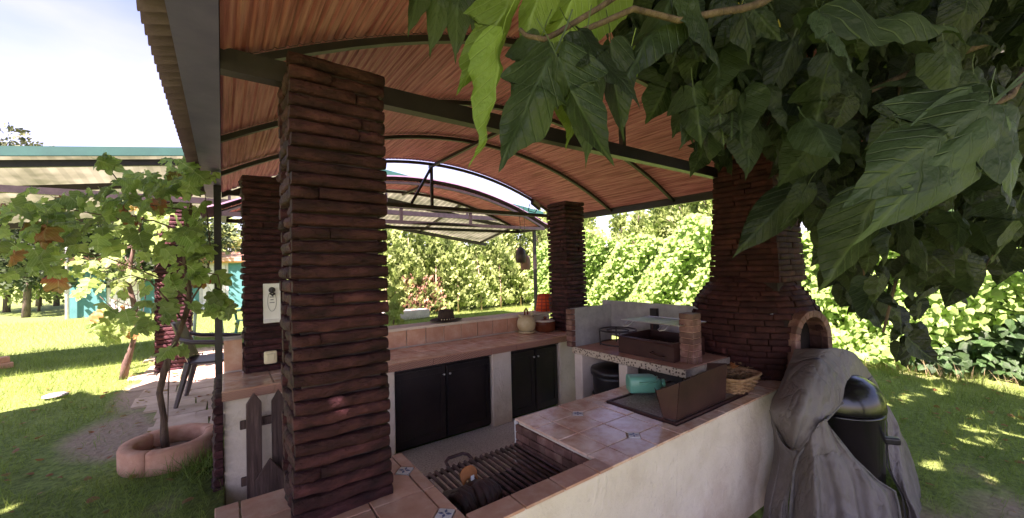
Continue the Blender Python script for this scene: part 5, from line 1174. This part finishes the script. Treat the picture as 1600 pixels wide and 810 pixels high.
# ================================================================ GRASS
def lawn_blades(name, n, rx, ry, label, size=(.03, .065), dens=None):
    x = RNG.uniform(rx[0], rx[1], n); y = ry[0]+(ry[1]-ry[0])*RNG.uniform(0, 1, n)**1.25
    keep = np.array([(bare(a, b_)+.45*noise.noise(Vector((a*1.3, b_*1.3, 3))) < .38 or random.random() < .12) and not (a > -1.02 and b_ > 4.6 and b_ < 9.4 and a > -.66-.30*sm((b_-5)/2)) and not ((a-pcx)**2+(b_-pcy)**2 < .36**2) and not (-.08 < a < 3.6 and 1.2 < b_ < 4.1) for a, b_ in zip(x, y)])
    x, y = x[keep], y[keep]; z = np.array([gz(a, b_) for a, b_ in zip(x, y)])-.004
    n = len(x); dist = np.hypot(x, y); s = RNG.uniform(size[0], size[1], n)*(1+.10*dist)*np.array([.65+1.1*max(0, noise.noise(Vector((a*3.1, b_*3.1, 9)))+.35) for a, b_ in zip(x, y)])
    yd = np.stack([RNG.normal(0, .55, n), RNG.normal(0, .55, n), np.ones(n)], 1)
    Rm = mats_from(yd, rn(n), s); Rm[:, :, 0] *= (1.6+.12*dist)[:, None]*.055/np.maximum(s, .03)[:, None]
    o = mass(name, BL_V, BL_F, Rm, np.stack([x, y, z], 1), m_grass, None); tag(o, label, 'grass', kind='stuff'); return o
lawn_blades('grass', 60000, (-5.5, -.04), (2.4, 11.5), 'mown green grass of the lawn left of the outdoor kitchen')
lawn_blades('grass', 22000, (-9, 3), (9.5, 19), 'sunlit far grass of the left lawn', size=(.04, .07))
lawn_blades('grass', 16000, (3, 10), (7, 12), 'sunlit grass between the low wall and the conifer hedge', size=(.04, .08))
lawn_blades('grass', 62000, (3.6, 9), (-3.2, 3.5), 'shaded green grass of the lawn right of the covered smoker', size=(.035, .07))
def tufts(cx, cy, r, n, label, s=(.10, .2)):
    P = np.stack([cx+RNG.normal(0, r, n), cy+RNG.normal(0, r, n), np.zeros(n)], 1); P[:, 2] = [gz(a, b_) for a, b_ in P[:, :2]]
    yd = np.stack([RNG.normal(0, .5, n), RNG.normal(0, .5, n), np.ones(n)], 1); o = mass('grass_tuft', BL_V, BL_F, mats_from(yd, rn(n), RNG.uniform(*s, n)), P, m_grass, None); tag(o, label, 'grass', kind='stuff')
tufts(-.12, 3.75, .09, 260, 'longer grass tufts growing between the planter and the kitchen wall'); tufts(-.55, 3.72, .12, 200, 'longer grass tufts in front of the ring planter', (.07, .13)); tufts(-.35, 3.1, .2, 240, 'rough grass tufts on the bare patch by the kitchen wall', (.07, .12))

# ================================================================ MULBERRY TREE
mt = thing('mulberry_tree', (2.6, -1.9, -.1), 'mulberry tree whose big lobed leaves hang close over the right half', 'tree')
def MT(pts, r, r2, nm='branch'): MB().tube(pts, r, 9, r2=r2).build(nm, m_bark, mt, smooth=True)
MT([(2.6, -1.9, -.15), (2.55, -1.85, .7), (2.4, -1.6, 1.6), (2.3, -1.3, 2.4)], .16, .11, 'trunk')
MT([(2.3, -1.3, 2.4), (1.7, -.4, 2.9), (.6, .6, 3.3), (-1.4, 1.6, 3.7), (-3.8, 2.9, 4.0)], .10, .03, 'limb')
MT([(2.3, -1.3, 2.4), (2.8, -.4, 2.8), (3.2, .4, 3.2), (3.4, 1.8, 3.7), (2.6, 3.6, 4.0)], .10, .03, 'limb')
MT([(2.3, -1.3, 2.4), (3.2, -1.2, 2.8), (4.3, -.6, 3.0), (5.4, .6, 3.1)], .09, .03, 'limb')
MT([(2.3, -1.3, 2.4), (.5, -1.8, 3.0), (-1.6, -1.6, 3.5), (-4.2, -.6, 4.0)], .09, .03, 'limb')
q = lambda *a: [dp(*p) for p in a]
MT(q((1290, -60, .95), (1190, 5, .9), (1160, 14, .86), (1120, 20, .84), (1060, 32, .82), (990, 14, .8), (940, 36, .78), (905, 50, .76)), .009, .005, 'twig')
MT(q((1000, -30, .85), (940, 10, .8), (870, 52, .74), (850, 62, .72), (822, 56, .72), (812, 46, .72)), .006, .004, 'twig')
MT(q((1600, 110, .7), (1580, 150, .66), (1545, 168, .64)), .006, .004, 'twig')
for pts, r in (([(1700, -50, 1.6), (1560, 60, 1.5), (1430, 110, 1.45), (1300, 170, 1.5), (1240, 250, 1.6)], .016), ([(1700, 100, 1.8), (1580, 220, 1.75), (1480, 300, 1.7), (1410, 400, 1.7), (1380, 520, 1.7)], .012), ([(1400, -60, 1.7), (1290, 60, 1.7), (1180, 100, 1.65), (1100, 160, 1.6), (1075, 220, 1.6)], .013),
               ([(1420, 100, 1.7), (1380, 200, 1.8), (1350, 330, 1.8), (1350, 450, 1.8)], .010), ([(1650, 250, 2), (1580, 330, 2), (1540, 420, 2)], .010), ([(1250, -60, 1.4), (1150, 40, 1.4), (1090, 100, 1.4), (1066, 90, 1.4)], .008)):
    MT(q(*pts), r, r*.4, 'twig')
lob = [leaf_mesh('mulberry_leaf', LOBED, m_mul, fold=f, droop=dd, wave=.10, seed=60+i, rings=(0, .34, .67, 1)) for i, (f, dd) in enumerate(((.6, .5), (.9, .7), (.4, .8), (1.1, .4)))]
hrt = [leaf_mesh('mulberry_leaf', HEART, m_mul, fold=f, droop=dd, wave=.09, seed=80+i, rings=(0, .34, .67, 1)) for i, (f, dd) in enumerate(((.6, .5), (1.0, .7), (.35, .9), (.8, .3)))]
pal = [leaf_mesh('pale_mulberry_leaf', LOBED, m_mul_p, fold=.45, droop=.5, wave=.08, seed=70, rings=(0, .34, .67, 1)), leaf_mesh('pale_mulberry_leaf', HEART, m_mul_p, fold=.5, droop=.6, wave=.08, seed=72, rings=(0, .34, .67, 1))]
yng = [leaf_mesh('young_mulberry_leaf', LOBED, m_mul_y, fold=1.0, droop=.5, wave=.14, seed=95, rings=(0, .34, .67, 1)), leaf_mesh('young_mulberry_leaf', HEART, m_mul_y, fold=.7, droop=.5, wave=.12, seed=96, rings=(0, .34, .67, 1))]
yel = leaf_mesh('yellow_mulberry_leaf', HEART, m_mul_yel, seed=97)
back = -FWD
def hero(me, b_, t, w, tilt=(0, 0, 0), label=None):
    B, T = dp(*b_), dp(*t); nr = (back+Vector(tilt)); o = put_leaf(me, mt, B, T, nr, w*.74)
    if label: o['label'] = label
    return o
up = Vector((0, 0, 1))
hero(yng[1], (782, 66, .74), (776, 240, .72), .50, tuple(RT*1.6), 'bright curled green leaf nearest the left')
hero(yng[0], (800, -6, .76), (742, 120, .72), .62, tuple(RT*.9+up*.3)); hero(yng[1], (850, -30, .8), (815, 60, .78), .9, tuple(up*.5))
hero(yng[0], (905, -15, .84), (838, 85, .8), .9, tuple(up*.4)); hero(yng[1], (960, -25, .9), (895, 60, .84), .9, tuple(up*.8))
hero(lob[0], (866, 84, .70), (780, 232, .68), .95, (0, 0, .5), 'dark lobed leaf with silvery sheen'); hero(lob[1], (870, 88, .68), (930, 236, .66), .7, tuple(-RT*.7))
hero(lob[2], (905, 52, .70), (1014, 118, .68), .9, (0, 0, .9)); hero(hrt[0], (918, 78, .74), (936, 238, .74), .85, tuple(RT*.4)); hero(yng[1], (890, 80, .78), (905, 215, .80), .8, tuple(RT*.5))
hero(hrt[1], (955, 70, .82), (962, 200, .82), .7, tuple(-RT*.6)); hero(lob[3], (845, 60, .78), (810, 170, .80), .8, tuple(RT*.3)); hero(yng[1], (985, 80, .85), (970, 165, .86), .8)
for b_, t in (((700, -35), (662, 58)), ((720, -30), (705, 68)), ((760, -30), (737, 52)), ((670, -40), (628, 30)), ((748, -45), (768, 40))): hero(hrt[2], b_+(1.25,), t+(1.25,), .8, (0, 0, .2))
hero(hrt[3], (1058, -12, .85), (976, 108, .8), .75, tuple(up*1.2)); hero(hrt[0], (1078, -8, .82), (1150, 92, .8), .75, tuple(RT*.8)); hero(lob[1], (1140, -14, .9), (1196, 64, .88), .8, tuple(up*.8))
hero(pal[0], (1284, 24, .78), (1350, 86, .76), 1.3, tuple(up*1.4)); hero(hrt[3], (1278, 20, .8), (1250, 60, .8), .9, tuple(up*1.4)); hero(hrt[3], (1290, 4, .8), (1520, 14, .84), .4, tuple(up*1.6))
hero(pal[0], (1546, 162, .62), (1376, 280, .60), 1.0, tuple(up*.5), 'large pale green lobed leaf nearest the camera'); hero(pal[1], (1550, 166, .62), (1416, 334, .58), .8, tuple(up*.4)); hero(pal[1], (1556, 166, .62), (1640, 300, .60), .95, tuple(up*.8)); hero(lob[3], (1630, 140, .66), (1700, 260, .66), 1)
hero(hrt[1], (1366, 310, .95), (1318, 446, .95), .95, (0, 0, .3)); hero(hrt[0], (1238, 300, 1.1), (1158, 388, 1.1), .8, tuple(up*.6)); hero(hrt[2], (1262, 290, 1.0), (1240, 350, 1.0), 1)
hero(hrt[1], (1080, 104, 1.1), (1074, 172, 1.1), 1.1); hero(hrt[0], (1238, 62, 1.1), (1208, 150, 1.1), .95, tuple(up*.4)); hero(yel, (1106, 92, 1.2), (1116, 122, 1.2), .9); hero(yel, (1210, 30, 1.2), (1222, 52, 1.2), .9)
hero(lob[0], (1330, 128, 1.1), (1368, 172, 1.1), 1, tuple(up*.6)); hero(hrt[0], (1500, 110, 1.1), (1380, 110, 1.1), .5, tuple(up*1.2)); hero(hrt[1], (1470, 60, 1.1), (1540, 100, 1.1), .6, tuple(up*.8))
# leaves through the hanging part of the crown
LBX = [900, 960, 1000, 1060, 1110, 1160, 1200, 1230, 1262, 1300, 1340, 1380, 1430, 1458, 1500, 1550, 1600, 1700]
LBY = [0, 60, 130, 200, 285, 265, 260, 350, 395, 430, 520, 572, 560, 450, 470, 440, 430, 440]
def inside(px, py, d):
    yb = np.interp(px, LBX, LBY)
    if py > yb-12: return False
    if px < 1190 and py > yb-60 and random.random() < .45: return False
    if px > 1190 and py > 380:
        if noise.noise(Vector((px*.016, py*.016, d))) < -.02: return False
    return True
mb_l = []; cnt = 0
sizes = []
while cnt < 2300:
    px = random.uniform(930, 1680); py = random.uniform(-60, 580); d = random.uniform(.95**3, 2.7**3)**(1/3)
    if px < 1180: d = random.uniform(1.0, 2.0)
    L = random.uniform(.075, .145)
    if not inside(px, py+(L/d*430 if px < 1290 else L/d*150), d): continue
    p = dp(px, py, d)
    if p.z < .72 and d > 2: continue
    dr = Vector((random.gauss(0, .45), random.gauss(0, .45), -1)).normalized(); nr = Vector((random.gauss(-.4, .6), random.gauss(-.5, .6), random.gauss(.5, .4)))
    if nr.length < .2: continue
    sizes.append((L/d, p, dr, L, nr.normalized())); cnt += 1
sizes.sort(key=lambda s: -s[0])
for s_, p, dr, L, nr in sizes[:255]: put_leaf(yel if random.random() < .008 else random.choice(lob+hrt+hrt), mt, p, p+dr*L, nr, random.uniform(.75, 1.05))
tv, tf, tu = leaf_template('m', HEART, None, fold=.8, droop=.6, wave=.1, seed=3, rings=(0, 1))
S = sizes[255:]; y_ = np.array([list(s[2]) for s in S]); nr_ = np.array([list(s[4]) for s in S]); Ls = np.array([s[3] for s in S]); P_ = np.array([list(s[1]) for s in S])
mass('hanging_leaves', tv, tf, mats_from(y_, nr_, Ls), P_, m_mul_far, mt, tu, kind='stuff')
# rest of the crown, overhead and mostly unseen; its density shaped for the light
n = 30000; P = np.stack([RNG.uniform(-7.5, 6.5, n), RNG.uniform(-4.5, 5.2, n), RNG.uniform(0, 1, n)], 1)
P = P[~((P[:, 1] < -1.3) & (P[:, 0] < -1.0))]; P = P[~((P[:, 0] > 1.6) & (P[:, 1] < .2) & (RNG.random(len(P)) < .72))]; P = P[~((P[:, 0] < -3.2) & (RNG.random(len(P)) < .45))]; el = ((P[:, 0]+.8)/7.0)**2+((P[:, 1]-.3)/5.2)**2; P = P[el < 1]; el = el[el < 1]
P[:, 2] = 2.75+.9*(1-el)+P[:, 2]*(1.9*np.sqrt(1-el)+.3)
e_ = np.array(EYE); v = P-e_; dpt = v @ np.array(FWD); ux = 800+FPX*(v @ np.array(RT))/np.maximum(dpt, .01); uy = 405-FPX*(v @ np.array(UP))/np.maximum(dpt, .01)
over = (P[:, 0] > -.1) & (P[:, 0] < 5) & (P[:, 1] > .8)
roofz = np.array([AZ(min(max(a, 0), 4.7)) for a in P[:, 0]])+.5
vis = (dpt > .05) & (ux > -330) & (ux < 1000) & (uy > -190)
ok = np.where(over, (P[:, 2] > roofz) & (P[:, 1] < 2.2), ~vis) & ~((v**2).sum(1) < .9)
P = P[ok]; n = len(P)
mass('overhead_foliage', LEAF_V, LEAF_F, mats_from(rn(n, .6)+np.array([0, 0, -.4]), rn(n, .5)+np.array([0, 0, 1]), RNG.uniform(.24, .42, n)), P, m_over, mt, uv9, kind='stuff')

# fallen leaves on both lawns
n = 420; x = np.concatenate([RNG.uniform(-3.5, -.1, n//2), RNG.uniform(3.9, 8, n//2)]); y = np.concatenate([RNG.uniform(2.8, 8, n//2), RNG.uniform(-2, 2, n//2)])
P = np.stack([x, y, [gz(a, b_)+.03 for a, b_ in zip(x, y)]], 1)
o = mass('fallen_leaves', LEAF_V, LEAF_F, mats_from(rn(n)*np.array([1, 1, .15]), rn(n, .3)+np.array([0, 0, 1]), RNG.uniform(.03, .07, n)), P, m_vinedry, None, uv9); tag(o, 'small dry brown leaves scattered over the grass', 'fallen leaves', kind='stuff')
